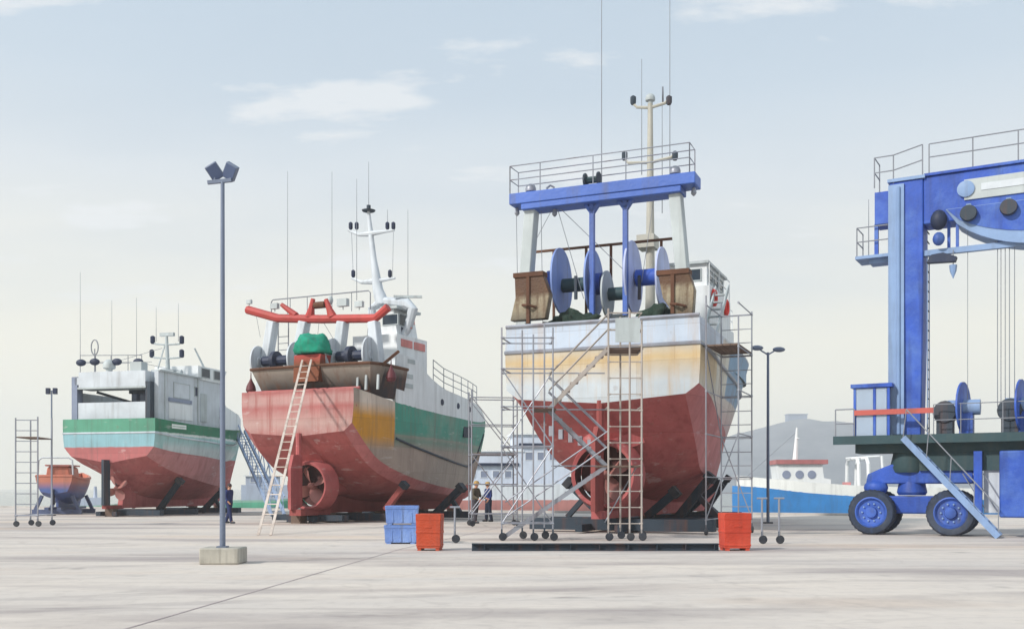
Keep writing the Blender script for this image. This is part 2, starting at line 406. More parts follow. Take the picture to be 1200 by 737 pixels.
SC.render.resolution_x = 1024; SC.render.resolution_y = 628
SC.cycles.max_bounces = 6; SC.cycles.volume_bounces = 2

def make_haze():
    m = bpy.data.materials.new('haze_air'); m.use_nodes = True; nt = m.node_tree
    for n in list(nt.nodes):
        if n.type != 'OUTPUT_MATERIAL': nt.nodes.remove(n)
    v = nt.nodes.new('ShaderNodeVolumePrincipled'); v.inputs['Color'].default_value = (.985, .98, .975, 1); v.inputs['Density'].default_value = .0005
    v.inputs['Anisotropy'].default_value = .2
    nt.links.new(v.outputs[0], [n for n in nt.nodes if n.type == 'OUTPUT_MATERIAL'][0].inputs['Volume'])
    tag(MB().box(-2600, 2600, -60, 2000, -8, 150).build('haze', m), kind='stuff')
make_haze()
# ------------------------------------------------------------------ hulls
def interp(tab, y):
    """Catmull-like interpolation of the table's rows at y"""
    n = len(tab)
    i = 0
    while i < n-2 and y > tab[i+1][0]: i += 1
    a, b = tab[i], tab[i+1]; t = (y-a[0])/(b[0]-a[0]); t = max(0, min(1, t))
    out = []
    for k in range(1, len(a)):
        def slope(j):
            j0, j1 = max(0, j-1), min(n-1, j+1)
            s = (tab[j1][k]-tab[j0][k])/(tab[j1][0]-tab[j0][0])
            if 0 < j < n-1:
                s1 = (tab[j][k]-tab[j-1][k])/(tab[j][0]-tab[j-1][0]); s2 = (tab[j+1][k]-tab[j][k])/(tab[j+1][0]-tab[j][0])
                s = 0 if s1*s2 <= 0 else 2*s1*s2/(s1+s2)
            return s
        h = b[0]-a[0]; m0, m1 = slope(i)*h, slope(i+1)*h
        out.append((2*t**3-3*t*t+1)*a[k]+(t**3-2*t*t+t)*m0+(-2*t**3+3*t*t)*b[k]+(t**3-t*t)*m1)
    return out
def hull(tab, name, mats, parent, rake=0., zr=0., bul=.9, nst=44, camber=.05, m1=6, m2=6, ytop=99):
    """tab rows: y, zb, p, yc, zc, yk, zk, ys, zs -> one hull mesh; mats = below the knuckle, topsides, transom, deck"""
    mb = MB(); bm = mb.bm; L = tab[-1][0]
    ys_ = sorted(set([L*(i/nst)**1.0 for i in range(nst+1)]+[.35, .8, L-.15, L-.35]))
    outer, inner = [], []
    for y in ys_:
        zb, p, yc, zc, yk, zk, ysx, zs = interp(tab, y)
        sec = []
        for i in range(m1+1):
            u = i/m1; sec.append((yc*u, zb+(zc-zb)*u**p))
        sec.append(((yc+yk)/2+.015, (zc+zk)/2)); sec.append((yk, zk))
        for i in range(1, m2+1):
            u = i/m2; sec.append((yk+(ysx-yk)*u+.04*math.sin(math.pi*u), zk+(zs-zk)*u))
        w = max(0, 1-y/3.0)
        off = lambda z: rake*(z-zr)*w
        outer.append((y, sec, off))
        xi = max(ysx-.12, .004)
        inner.append((y, [(xi, zs), (xi, zs-bul), (0, zs-bul+camber)], off))
    rows = []
    for (y, sec, off) in outer:
        st = [bm.verts.new(V((x, y+off(z), z))) for x, z in sec]
        pt = [st[0]]+[bm.verts.new(V((-x, y+off(z), z))) for x, z in sec[1:]]
        rows.append((st, pt, y))
    for (a, b) in zip(rows, rows[1:]):
        for sd in (0, 1):
            for k in range(len(a[0])-1):
                f = bm.faces.new((a[sd][k], b[sd][k], b[sd][k+1], a[sd][k+1])); f.material_index = (4 if len(mats) > 4 and k >= m1 and a[2] < ytop else 0) if k < m1+2 else 1
    tr = rows[0][1][::-1]+rows[0][0][1:]
    f = bm.faces.new(tr); f.material_index = 2
    f = bm.faces.new(rows[-1][1][::-1]+rows[-1][0][1:]); f.material_index = 1
    irows = []
    for j, (y, pts, off) in enumerate(inner):
        yy = .15 if j == 0 else y
        if j > 0 and y <= .16: yy = .16
        st = [bm.verts.new(V((x, yy+off(z), z))) for x, z in pts]
        pt = [bm.verts.new(V((-x, yy+off(z), z))) for x, z in pts[:-1]]+[st[-1]]
        irows.append((st, pt))
    for j in range(len(rows)-1):
        for sd in (0, 1):
            f = bm.faces.new((rows[j][sd][-1], rows[j+1][sd][-1], irows[j+1][sd][0], irows[j][sd][0])); f.material_index = 1
            for k in range(2):
                f = bm.faces.new((irows[j][sd][k], irows[j+1][sd][k], irows[j+1][sd][k+1], irows[j][sd][k+1])); f.material_index = 1 if k == 0 else 3
    s0, p0, i0 = rows[0][0][-1], rows[0][1][-1], irows[0]
    f = bm.faces.new((p0, s0, i0[0][0], i0[1][0])); f.material_index = 2
    f = bm.faces.new((i0[1][0], i0[0][0], i0[0][1], i0[0][2], i0[1][1])); f.material_index = 2
    return mb.build(name, mats, parent, ang=24)
def strake(tab, fz, r, y0, y1, name, mat, parent, transom=True, n=40, rake=0., zr=0.):
    """rubbing strake following the topsides at height fraction fz(y) between knuckle and sheer"""
    pts = []
    for i in range(n+1):
        y = y0+(y1-y0)*i/n
        zb, p, yc, zc, yk, zk, ysx, zs = interp(tab, y); u = fz(y) if callable(fz) else fz
        z = zk+(zs-zk)*u; w = max(0, 1-y/3.0)
        pts.append(V((yk+(ysx-yk)*u+.04*math.sin(math.pi*u)+r*.3, y+rake*(z-zr)*w, z)))
    path = [V((-p.x, p.y, p.z)) for p in pts[::-1]]+pts if transom else None
    mb = MB()
    if transom: mb.path(path, r, 6)
    else:
        mb.path(pts, r, 6); mb.path([V((-p.x, p.y, p.z)) for p in pts], r, 6)
    return mb.build(name, mat, parent)
def side_wall(tab, prof, name, mat, parent, t=.1, flare=0., deck=True, n=30, inset=0.):
    """bulwark or forecastle side standing on the sheer: prof rows (y, z_top)"""
    mb = MB(); y0, y1 = prof[0][0], prof[-1][0]; prev = None
    for i in range(n+1):
        y = y0+(y1-y0)*i/n; y = min(y, tab[-1][0])
        ysx, zs = interp(tab, y)[6:8]; zt = interp(prof, y)[0]; xo = max(ysx-inset, .03)
        xt = max(xo+flare*(zt-zs), .03); xi = max(xt-t, .004)
        ring = [[mb.bm.verts.new(V((s*x, y, z))) for x, z in ((xo, zs-.02), (xt, zt), (xi, zt), (xi, zt-.75 if zt-.75 > zs else zs))] for s in (1, -1)]
        if prev:
            for a, b in zip(prev, ring):
                for k in range(3): mb.bm.faces.new((a[k], b[k], b[k+1], a[k+1]))
            if deck: mb.bm.faces.new((prev[0][3], ring[0][3], ring[1][3], prev[1][3]))
        else:
            for r_ in ring: mb.bm.faces.new(r_)
            if deck: mb.bm.faces.new((ring[0][0], ring[0][3], ring[1][3], ring[1][0]))
        prev = ring
    return mb.build(name, mat, parent, ang=40)
def keel(poly, t, name, mat, parent):
    return MB().prism(poly, t, lambda u, v, w: (w, u, v)).build(name, mat, parent)
def propeller(parent, c, r, mat, axis=(0, 1, 0), n=4):
    o = MB().lathe([(.02, -.35*r), (.13*r, -.2*r), (.18*r, .1*r), (.16*r, .3*r)], c, axis, 14).build('propeller', mat, parent)
    for i in range(n):
        a = 2*math.pi*i/n+.5; mb = MB(); d = V((math.cos(a), 0, math.sin(a))); s = V((-math.sin(a), 0, math.cos(a))); ax = V((0, 1, 0)); g = []
        for k in range(7):
            u = k/6; rad = r*(.12+.86*u); wdt = r*.34*math.sin(math.pi*(.12+.8*u))**.7; tw = R(62-38*u)
            e = s*math.cos(tw)+ax*math.sin(tw)
            nn = d.cross(e)*.02
            g.append([V(c)+d*rad+e*wdt*q+nn*h for q, h in ((-1, 0), (0, 1), (1, 0), (0, -1))])
        for A, B in zip(g, g[1:]):
            mb.raw(A+B, [(0, 1, 5, 4), (1, 2, 6, 5), (2, 3, 7, 6), (3, 0, 4, 7)])
        mb.raw(g[-1], [(0, 1, 2, 3)])
        mb.build('blade', mat, o)
    return o
def nozzle(parent, c, r, ln, mat):
    nz = MB().lathe([(r*.9, -ln/2), (r, -ln*.56), (r*1.08, -ln*.3), (r*1.12, ln/2), (r*.98, ln/2)], c, (0, 1, 0), 36, cap=False).build('propeller_nozzle', mat, parent)
    MB().lathe([(r*.9, -ln/2), (r*.88, 0), (r*.98, ln/2)], c, (0, 1, 0), 36, cap=False).build('nozzle_lining', M['nozzle_shade'], nz)
def railing(pts, h, name, mat, parent, rails=(1., .5), r=.022, posts=True):
    mb = MB(); up = V((0, 0, 1))
    for k in rails: mb.path([V(p)+up*h*k for p in pts], r, 5)
    o = mb.build(name, mat, parent)
    if posts:
        for p in pts: MB().tube(V(p), V(p)+up*h, r, n=5).build('stanchion', mat, o)
    return o
class Boat:
    def __init__(s, name, px, py_ground, head, label, Y=None, cat='fishing boat', group=None):
        Y = Y or EYE*F/(py_ground-HZ)
        s.o = V(((px-CX)/F*Y, Y, 0)); s.h = R(head)
        s.root = empty(name, s.o, -s.h, label, cat, group)
        s.f = V((math.sin(s.h), math.cos(s.h), 0)); s.s = V((math.cos(s.h), -math.sin(s.h), 0))
    def at(s, px, py, y=0.):
        """local point on the boat's cross-plane y seen at pixel px, py"""
        d = V(((px-CX)/F, 1, -(py-HZ)/F)); e = V((0, 0, EYE))
        k = (s.o+s.f*y-e).dot(s.f)/d.dot(s.f); p = e+d*k-s.o
        return V((p.dot(s.s), y, p.z))
    def atx(s, px, py, x=0.):
        """local point on the fore-and-aft plane x seen at pixel px, py"""
        d = V(((px-CX)/F, 1, -(py-HZ)/F)); e = V((0, 0, EYE))
        k = (s.o+s.s*x-e).dot(s.s)/d.dot(s.s); p = e+d*k-s.o
        return V((x, p.dot(s.f), p.z))
    def world(s, p): return s.o+s.s*p[0]+s.f*p[1]+V((0, 0, p[2]))
def whip(parent, p, h, mat, r=.018, name='whip_antenna'):
    return MB().tube(p, V(p)+V((0, 0, h)), r, r*.5, n=5).build(name, mat, parent)
def net_drum_disc(parent, c, r, t, mat, axis=(1, 0, 0), name='drum_flange'):
    return MB().lathe([(0, -t*.7), (r*.25, -t*.7), (r*.3, -t*.35), (r*.9, -t*.25), (r, -t*.35), (r, t*.35), (r*.9, t*.25), (r*.3, t*.35), (r*.25, t*.7), (0, t*.7)], c, axis, 32).build(name, mat, parent)
def radar(parent, p, mat, s=1.):
    o = MB().lathe([(.1*s, 0), (.16*s, .05*s), (.16*s, .25*s), (.06*s, .3*s), (.06*s, .36*s)], p, n=10).build('radar', mat, parent)
    MB().box(-.75*s, .75*s, -.07*s, .07*s, .36*s, .48*s, Matrix.Translation(p) @ Matrix.Rotation(.5, 4, 'Z')).build('scanner', mat, o)
    return o
def dome(parent, p, r, mat, name='satellite_dome'):
    return MB().lathe([(r*.5, 0), (r*.5, r*.4), (r*.95, r*.6), (r, r*1.1), (r*.8, r*1.65), (r*.4, r*1.95), (0, r*2.02)], p, n=14).build(name, mat, parent)
def floodlight(parent, p, mat, s=.2, name='floodlight'):
    return MB().box(p[0]-s, p[0]+s, p[1]-s*.5, p[1]+s*.5, p[2], p[2]+s*1.3).tube((p[0], p[1], p[2]-s*.6), (p[0], p[1], p[2]), .03).build(name, mat, parent)
def place(mb, name, mat, boat, base, label=None, cat=None, group=None, **kw):
    """a thing built in a boat's metres that rests on the boat: top-level, origin at its own base"""
    o = mb.build(name, mat, None, M=Matrix.Translation(-V(base)), **kw)
    o.location = boat.world(base); o.rotation_euler = (0, 0, -boat.h)
    return tag(o, label, cat, group)
def lumpy(mb, c, sx, sy, sz, seed, amp=.25, fr=1.6):
    import mathutils
    k = len(mb.bm.verts); b2 = bmesh.new(); bmesh.ops.create_icosphere(b2, subdivisions=4, radius=1)
    idx = {}
    vs = []
    for v in b2.verts:
        n = v.co.normalized(); d = 1+amp*mathutils.noise.noise(n*fr+V((seed, seed*2, 0)))+amp*.5*mathutils.noise.noise(n*fr*3+V((seed, 0, 5)))+amp*.2*mathutils.noise.noise(n*fr*8+V((seed, 1, 5)))
        p = n*d; idx[v] = len(vs); vs.append(V((p.x*sx, p.y*sy, max(p.z, -.25)*sz))+V(c))
    mb.raw(vs, [tuple(idx[v] for v in f.verts) for f in b2.faces]); b2.free()
def lifebuoy(parent, c, r, mat, axis=(1, 0, 0)):
    c = V(c); ax = V(axis); a = V((0, 0, 1)); b = ax.cross(a)
    MB().path([c+(a*math.cos(t)+b*math.sin(t))*r for t in [2*math.pi*i/16 for i in range(16)]], r*.28, 6, closed=True).build('lifebuoy', mat, parent)
def window(parent, M_, w, h, mat_f, mat_g, name='window'):
    """a framed window in the local plane of matrix M_ (x right, z up, -y outwards)"""
    f = MB()
    for a in ((-w/2-.04, -w/2, -h/2-.04, h/2+.04), (w/2, w/2+.04, -h/2-.04, h/2+.04), (-w/2, w/2, h/2, h/2+.04), (-w/2, w/2, -h/2-.04, -h/2)):
        f.box(a[0], a[1], -.04, .02, a[2], a[3], M_)
    o = f.build(name, mat_f, parent)
    MB().box(-w/2, w/2, -.02, -.008, -h/2, h/2, M_).build('pane', mat_g, o)
def face(p, ang): return Matrix.Translation(V(p)) @ Matrix.Rotation(ang, 4, 'Z')
GRP = 'trawlers hauled out on the yard'

# =================================================================== big trawler, stern on
B3 = Boat('fishing_trawler', 702, 0, 23, 'big red bottomed trawler with pale square stern and blue gantry, hemmed in by scaffolding', Y=34.6, group=GRP)
T3 = [(0, 4.40, 1.0, 2.95, 4.62, 3.40, 4.95, 3.42, 7.15), (1, 3.5, 1.15, 2.9, 3.85, 3.38, 4.85, 3.42, 7.1), (2.2, 2.0, 1.2, 2.8, 3.05, 3.32, 4.7, 3.40, 7.05),
      (4, 1.2, 1.15, 2.55, 2.25, 3.15, 4.3, 3.4, 7.0), (8, .9, 1., 2.1, 1.85, 2.65, 3.85, 3.28, 6.95), (12, .8, .95, 1.4, 1.75, 1.85, 3.55, 2.9, 6.95),
      (15, .8, .95, .8, 1.9, 1.15, 3.5, 2.15, 7.1), (17.6, .95, 1.05, .28, 2.3, .45, 3.7, 1.15, 7.4), (19.4, 2.4, 1., .06, 3.2, .14, 4.3, .45, 7.7), (20.4, 5.0, 1, .02, 5.3, .04, 5.9, .06, 7.9)]
r3 = B3.root
OCH = srgb(190, 168, 130)
side3 = banded('trawler_side', srgb(196, 192, 180), [(5.2, 6.3, -1, 3.0, srgb(200, 178, 140), .3), (6.35, 9, -1, 4, srgb(186, 196, 210)), (4.9, 9, 5.5, 22, srgb(112, 148, 178)), (6.9, 9, 4, 22, srgb(198, 205, 210)), (3, 4.6, 3, 22, srgb(190, 160, 158), .5)], amt=.5, streak=RUST, plate='yz')
stern3 = banded('trawler_stern', srgb(180, 188, 194), [(5.45, 6.28, -3, 3, OCH, .4), (6.28, 9, -3, 3, srgb(178, 190, 206))], amt=.4, streak=srgb(176, 140, 92), wob=.25, plate='xz')
deckm = paint('deck_plate', srgb(96, 104, 100), amt=.4, streak=RUST, rough=.8)
hull(T3, 'hull', [banded('red_bottom', (.40, .105, .105, 1), [(3.72, 9, 13, 30, srgb(178, 152, 152)), (4.9, 9, 13, 30, srgb(104, 140, 170))], patch=(.45, .17, .16, 1), pamt=.55, plate='yz', bump=.25, amt=.5, streak=(.20, .045, .045, 1), var=.16, rough=.75, wob=.03), side3, stern3, deckm, boot((.46, .165, .165, 1))], r3, ytop=13)
strake(T3, .60, .07, 0.0, 20.0, 'rub_rail', M['galv'], r3)
MB().path([V((-3.42, .0, 7.17)), V((3.42, .0, 7.17))], .07, 6).build('cap_rail', M['galv'], r3)
keel([(1.7, .5), (17.0, .5), (18.2, 1.6), (16.8, 1.6), (4, 1.7), (2.4, 3.0), (1.7, 3.2)], .42, 'keel', M['antifoul'], r3)
# fairing of the shaft, nozzle, rudder
MB().lathe([(.16, -.3), (.34, 0), (.62, 1.0), (.5, 2.6), (.1, 4.)], (0, 1.5, 2.0), (0, 1, 0), 16).build('shaft_fairing', M['antifoul'], r3)
nozzle(r3, (0, .85, 2.0), 1.12, .9, M['antifoul'])
MB().lathe([(1.0, .22), (.6, .24), (0, .26)], (0, .85, 2.0), (0, 1, 0), 28).build('nozzle_shade_disc', M['nozzle_shade'], r3)  # added dark disc that paints the nozzle's inner shade
propeller(r3, (0, .85, 2.0), .98, M['prop'])
MB().prism([(-.65, .75), (.28, .75), (.28, 3.6), (-.3, 3.6), (-.65, 3.1)], .16, lambda u, v, w: (w, u, v)).build('rudder', M['antifoul_dark'], r3)
MB().tube((0, .1, 3.4), (0, .1, 4.5), .13).build('rudder_stock', M['antifoul_dark'], r3)
MB().box(-.18, .18, -.3, 1.8, .5, .78).build('skeg', M['antifoul'], r3)
for s in (-1, 1): MB().bar((s*.25, 1.0, 3.0), (s*1.1, 1.4, 3.35), .2, .5).build('nozzle_strut', M['antifoul'], r3)
for i in range(6): MB().box(-1.95+i*.32, -1.8+i*.32, .35+.1*i, .5+.1*i, 3.35-.11*i, 3.7-.12*i).build('anode', M['galv'], r3)
# gantry
gy = 1.7
pl, pr = B3.at(602, 229, gy), B3.at(818, 218, gy); gz = (pl.z+pr.z)/2-.12
gan = MB().box(pl.x, pr.x, gy-.45, gy+.45, gz-.12, gz+.28).box(pl.x+.45, pr.x-.5, gy-.42, gy+.42, gz-.34, gz-.122).build('gantry_beam', M['b3_blue'], r3, bevel=.03)
rp = [V((pl.x+.02, gy-.4, gz+.28)), V((pl.x+1.2, gy-.4, gz+.28)), V((pl.x+3.2, gy-.4, gz+.28)), V((pl.x+4.4, gy-.4, gz+.28)), V((pr.x-.2, gy-.4, gz+.28))]
railing(rp, 1.0, 'gantry_railing', M['galv'], r3)
railing([rp[0], V((pl.x+.02, gy+.4, gz+.28)), V((pr.x-.2, gy+.4, gz+.28)), rp[-1]], 1.0, 'gantry_railing', M['galv'], r3)
for (a, b) in (((624, 236), (612, 330)), ((792, 228), (806, 305))):
    p, q = B3.at(a[0], a[1], gy), B3.at(b[0], b[1], gy+.1); q.z = 7.0
    MB().bar(p, q, .42, .5, up=(0, 1, 0)).build('gantry_leg', M['grey_paint'], r3, bevel=.04)
for px in (694, 733):
    p = B3.at(px, 232, gy); p.z = gz-.3; q = V((p.x, gy, 7.6))
    MB().bar(p, q, .16, .2, up=(0, 1, 0)).bar(p+V((-.25, 0, 0)), p+V((0, 0, -.35)), .12, .2, up=(0, 1, 0)).bar(p+V((.25, 0, 0)), p+V((0, 0, -.35)), .12, .2, up=(0, 1, 0)).build('gantry_post', M['b3_blue'], r3)
for px in (622, 791):
    p = B3.at(px, 220, gy); p.z = gz+.28; dome(r3, p, .2, M['galv'], 'lamp_dome')
p = B3.at(694, 210, gy); p.z = gz+.55
o = MB().tube(p+V((-.22, 0, 0)), p+V((.22, 0, 0)), .12, n=10).build('winch_reel', M['green_steel'], r3)
for s in (-1, 1): MB().lathe([(.26, -.03), (.26, .03)], p+V((s*.25, 0, 0)), (1, 0, 0), 14).bar(p+V((s*.25, 0, -.3)), p+V((s*.25, 0, 0)), .06).build('reel_cheek', M['dark_steel'], o)
p = B3.at(645, 216, gy); p.z = gz+.28
MB().path([p+V((-.15, 0, 0)), p+V((-.13, 0, .18)), p+V((0, 0, .26)), p+V((.13, 0, .18)), p+V((.15, 0, 0))], .04, 6).build('towing_bow', M['galv'], r3)
for px in (606, 650, 813):
    p = B3.at(px, 232, gy); p.z = gz-.12 if px != 650 else gz-.3
    MB().lathe([(0, 0), (.07, -.05), (.1, -.22), (.04, -.3), (0, -.32)], p, n=8).build('hanging_block', M['galv'], r3)
for a, b in (((650, 240), (618, 300)), ((652, 240), (684, 350)), ((652, 240), (740, 325)), ((766, 235), (752, 330))):
    p, q = B3.at(a[0], a[1], gy), B3.at(b[0], b[1], gy+.5); MB().tube(p, q, .012, n=4).build('wire', M['wire'], r3)
# crosswise rail behind the net drums
a, b = B3.at(626, 291, 3.6), B3.at(804, 283, 3.6); z = (a.z+b.z)/2
crm = M['rust']; o = MB().bar((a.x, 3.6, z), (b.x, 3.6, z), .085).build('warp_rail', crm, r3)
for px in (649, 687, 716, 775): p = B3.at(px, 288, 3.6); MB().bar((p.x, 3.6, 6.1), (p.x, 3.6, z), .085).build('post', crm, o)
# net drums
dy = 2.6
for px, py, r, mt in ((658, 330, 1.22, 'b3d'), (696, 332, 1.22, 'b3d'), (712, 345, .85, 'ochre'), (742, 325, 1.3, 'b3l'), (777, 328, 1.15, 'b3l')):
    p = B3.at(px, py, dy)
    net_drum_disc(r3, p, r, .09, {'b3d': paint('drum_blue', srgb(124, 146, 200), amt=.4), 'b3l': M['lilac_paint'], 'ochre': M['grey_paint']}[mt], axis=(1, .03, 0))
def shaft(a, b, r, mt, name='drum_shaft'):
    p, q = B3.at(a[0], a[1], dy), B3.at(b[0], b[1], dy); q.z = p.z; MB().tube(p, q, r, n=12).build(name, mt, r3)
shaft((660, 335), (694, 335), .26, M['green_steel']); shaft((714, 345), (738, 345), .24, M['green_steel']); shaft((746, 326), (775, 326), .3, M['mid_blue'])
shaft((643, 328), (656, 328), .34, M['mid_blue'], 'drum_motor'); shaft((699, 333), (706, 333), .4, M['mid_blue'], 'drum_motor')
for px in (678, 752):
    p = B3.at(px, 338, dy); MB().bar(p+V((0, -.3, -.45)), p+V((0, -.3, .4)), .1).build('brake_lever', M['dark_steel'], r3)
for px in (668, 722, 765):
    p = B3.at(px, 335, 3.0); MB().box(p.x-.35, p.x+.35, 3.0, 3.4, 6.1, 7.9).build('drum_stand', M['grey_paint'], r3)
# trawl doors on the quarters
DOOR = banded('rusty_door', srgb(152, 142, 120), [(1.05, 9, -9, 9, (.085, .04, .022, 1), .12), (-9, .35, -9, 9, (.07, .06, .045, 1), .35)], amt=.9, streak=(.09, .05, .025, 1), patch=(.14, .07, .03, 1), pamt=.9, scale=1.8, wob=.5, bump=.5)
def trawl_door(pts, y, th, label, base_z):
    P = [B3.at(a, b, y) for a, b in pts]
    base = V((sum(p.x for p in P)/len(P), y, base_z))
    e = empty('trawl_door', B3.world(base), -B3.h, label, 'trawl door', 'rusty trawl doors')
    q = [(p.x-base.x, p.z-base.z) for p in P]
    MB().prism(q, th, lambda u, v, w: (u, w, v)).build('door_plate', DOOR, e, bevel=.03)
    zt = max(v for u, v in q); us = [u for u, v in q if v > zt-.25]
    MB().box(min(us)-.03, max(us)+.03, -th/2-.05, th/2+.05, zt-.12, zt+.04).build('top_shoe', M['rust'], e)
    c = sum(u for u, v in q)/len(q)
    for k in (.5,): MB().box(min(us)+(max(us)-min(us))*k-.06, min(us)+(max(us)-min(us))*k+.06, -th/2-.06, -th/2, .1, zt-.13).build('stiffener', M['rust'], e)
    MB().path([V((c-.25, -th/2-.02, zt-1.1)), V((c, -th/2-.22, zt-1.15)), V((c+.25, -th/2-.02, zt-1.2)) ], .05, 6).build('towing_bracket', M['rust'], e)
trawl_door([(605, 323), (638, 322), (646, 345), (641, 374), (600, 377), (606, 350)], .45, .35, 'rusty trawl door stowed on the far left quarter of the big trawler', 7.2)
trawl_door([(772, 320), (808, 318), (815, 340), (813, 371), (792, 371), (778, 350)], .45, .35, 'rusty trawl door beside the wheelhouse on the right quarter of the big trawler', 7.2)
# nets heaped on the aft deck
for (px, sx, seed, lab) in ((672, 1.15, 1.3, 'heap of dark green net under the left net drums of the big trawler'), (770, .8, 4.7, 'smaller heap of dark green net beside the right trawl door')):
    p = B3.at(px, 360, 1.3); mb = MB(); lumpy(mb, (p.x, 1.3, 7.12), sx, .7, .6, seed, .55, 2.2)
    mb.box(p.x-sx*.7, p.x+sx*.7, 1.0, 1.6, 6.2, 7.0)
    place(mb, 'net_heap', M['net_dark'], B3, (p.x, 1.3, 6.2), lab, 'net', ang=180)
# wheelhouse and deckhouse to starboard
wh = MB().box(.25, 2.25, 7, 11.2, 6.2, 9.5).build('deckhouse', M['white_paint'], r3)
MB().box(.35, 2.1, 7.2, 10.6, 9.5, 10.4).build('wheelhouse', M['white_paint'], r3)
MB().box(.25, 2.2, 7.05, 10.8, 10.4, 10.5).build('roof', M['grey_paint'], wh)
for k in range(3): window(wh, face((2.1, 7.8+k*1.0, 9.98), R(90)), .65, .45, M['grey_paint'], M['glass'])
window(wh, face((1.45, 7.2, 9.98), 0), .8, .42, M['grey_paint'], M['glass'])
MB().box(.25, 1.9, 11.2, 13.8, 6.3, 8.6).build('deckhouse', M['white_paint'], r3)
railing([V((2.22, 7.1, 9.5)), V((2.22, 9, 9.5)), V((2.22, 11.1, 9.5))], .9, 'deck_railing', M['white_paint'], r3)
railing([V((1.85, 11.4, 8.6)), V((1.85, 13.7, 8.6)), V((.3, 13.7, 8.6))], .95, 'deck_railing', M['white_paint'], r3)
redm = paint('lifebuoy_red', srgb(214, 60, 52), amt=.1)
lifebuoy(wh, (2.32, 7.6, 9.1), .28, redm); lifebuoy(wh, (2.32, 10.0, 9.1), .28, redm)
sd = MB()
for k in range(9): sd.box(2.35, 2.85, 4.4+.36*k, 4.6+.36*k, 6.4+.34*k, 6.45+.34*k)
sd.bar((2.35, 4.3, 6.2), (2.35, 7.7, 9.5), .06, .2).bar((2.85, 4.3, 6.2), (2.85, 7.7, 9.5), .06, .2).build('companion_ladder', M['grey_paint'], r3)
# mast
p = B3.at(762, 300, 6.5); mx = p.x; mz = B3.at(762, 122, 6.5).z
beige = paint('mast_paint', srgb(176, 174, 164), amt=.4)
mast = MB().path([(mx, 6.5, 6.2), (mx, 6.5, 9), (mx, 6.5, mz)], [.26, .2, .1], 12).build('mast', beige, r3)
MB().box(mx-.45, mx+.25, 6.1, 6.9, B3.at(760, 292, 6.5).z, B3.at(760, 277, 6.5).z).build('winch_housing', beige, mast)
for (x0, x1, y) in ((742, 784, 126), (732, 791, 191)):
    a, b = B3.at(x0, y, 6.5), B3.at(x1, y, 6.5)
    c = MB().path([(a.x, 6.5, a.z+.15), (a.x+.15, 6.5, a.z-.02), (mx, 6.5, a.z-.12), (b.x-.15, 6.5, a.z-.02), (b.x, 6.5, a.z+.12)], .06, 6).build('crosstree', beige, mast)
    for q in (a, b): MB().lathe([(.08, 0), (.12, .08), (.12, .3), (.05, .36)], (q.x, 6.5, q.z+.1), n=8).build('navigation_lamp', M['dark_steel'], c)
dome(mast, (mx, 6.5, mz), .2, M['grey_paint'])
whip(mast, (B3.at(777, 122, 6.5).x, 6.5, mz-.1), .7, M['dark_steel'], .03)
for px, py, h in ((705, 215, 9.), (752, 205, 4.6), (785, 205, 9.), (776, 250, 5.)):
    p = B3.at(px, py, gy if px == 705 else 6.5); whip(r3, p if px != 705 else V((p.x, gy, gz+.28)), h, M['wire'], .02)
for px in (605, 634): # backstays
    p = B3.at(px, 236, gy); MB().tube((p.x, gy, gz-.1), (p.x, gy+.2, 7.1), .012, n=4).build('wire', M['wire'], r3)

# =================================================================== red and green trawler, middle
B2 = Boat('fishing_trawler', 347, 0, 25, 'rusty red sterned trawler with green bow, white forecastle and red gallows, ladder against its stern', Y=45, group=GRP)
T2 = [(0, 3.8, .9, 2.5, 4.0, 2.92, 4.35, 3.0, 5.85), (.9, 2.9, 1.0, 2.62, 3.1, 3.0, 3.5, 3.05, 5.75), (2, 1.75, 1.2, 2.65, 2.4, 3.0, 2.8, 3.1, 5.6), (4, 1.0, 1.15, 2.6, 1.8, 2.95, 2.25, 3.1, 5.42),
      (6, .85, 1., 2.45, 1.5, 2.8, 1.92, 3.0, 5.32), (9, .8, .95, 1.95, 1.3, 2.25, 1.65, 2.65, 5.25), (12, .8, .9, 1.25, 1.2, 1.45, 1.52, 2.1, 5.25), (14.3, .8, .9, .55, 1.2, .7, 1.55, 1.45, 5.3),
      (16.2, 1.0, 1., .12, 1.7, .2, 2.1, .85, 5.4), (17.6, 2.9, 1., .04, 3.3, .07, 3.7, .38, 5.52), (18.5, 4.7, 1., .02, 4.9, .03, 5.1, .05, 5.62)]
r2 = B2.root
GRN = srgb(58, 144, 124)
side2 = banded('green_trawler_side', srgb(158, 142, 130), [(4.0, 7, 3.2, 20, GRN), (4.0, 7, .4, 3.2, srgb(206, 192, 178)), (3.55, 5.0, .0, 3.2, srgb(206, 146, 44), .3), (3.55, 4.0, 3.2, 20, srgb(112, 138, 122), .2)], slope=(0, 0), amt=.45, streak=(.14, .10, .08, 1), patch=srgb(150, 150, 136), pamt=.35, plate='yz')
side2b = None
stern2 = banded('rusty_red_stern', srgb(160, 96, 94), [(4.0, 4.75, -3, 3, srgb(180, 146, 140), .35), (5.2, 5.65, -3, 3, srgb(174, 132, 128), .1)], amt=.7, streak=(.28, .06, .05, 1), scale=1.5, patch=srgb(176, 146, 142), pamt=.5, plate='xz')
hull(T2, 'hull', [banded('rust_red_bottom', (.36, .095, .09, 1), [(1.75, 9, 12.6, 30, srgb(150, 134, 122)), (3.75, 9, 12.6, 30, GRN)], patch=(.45, .17, .16, 1), pamt=.55, plate='yz', bump=.25, amt=.5, streak=(.20, .045, .045, 1), var=.16, rough=.75, wob=.03), side2, stern2, deckm, boot((.44, .15, .15, 1))], r2, ytop=12.4, rake=.32, zr=4.3)
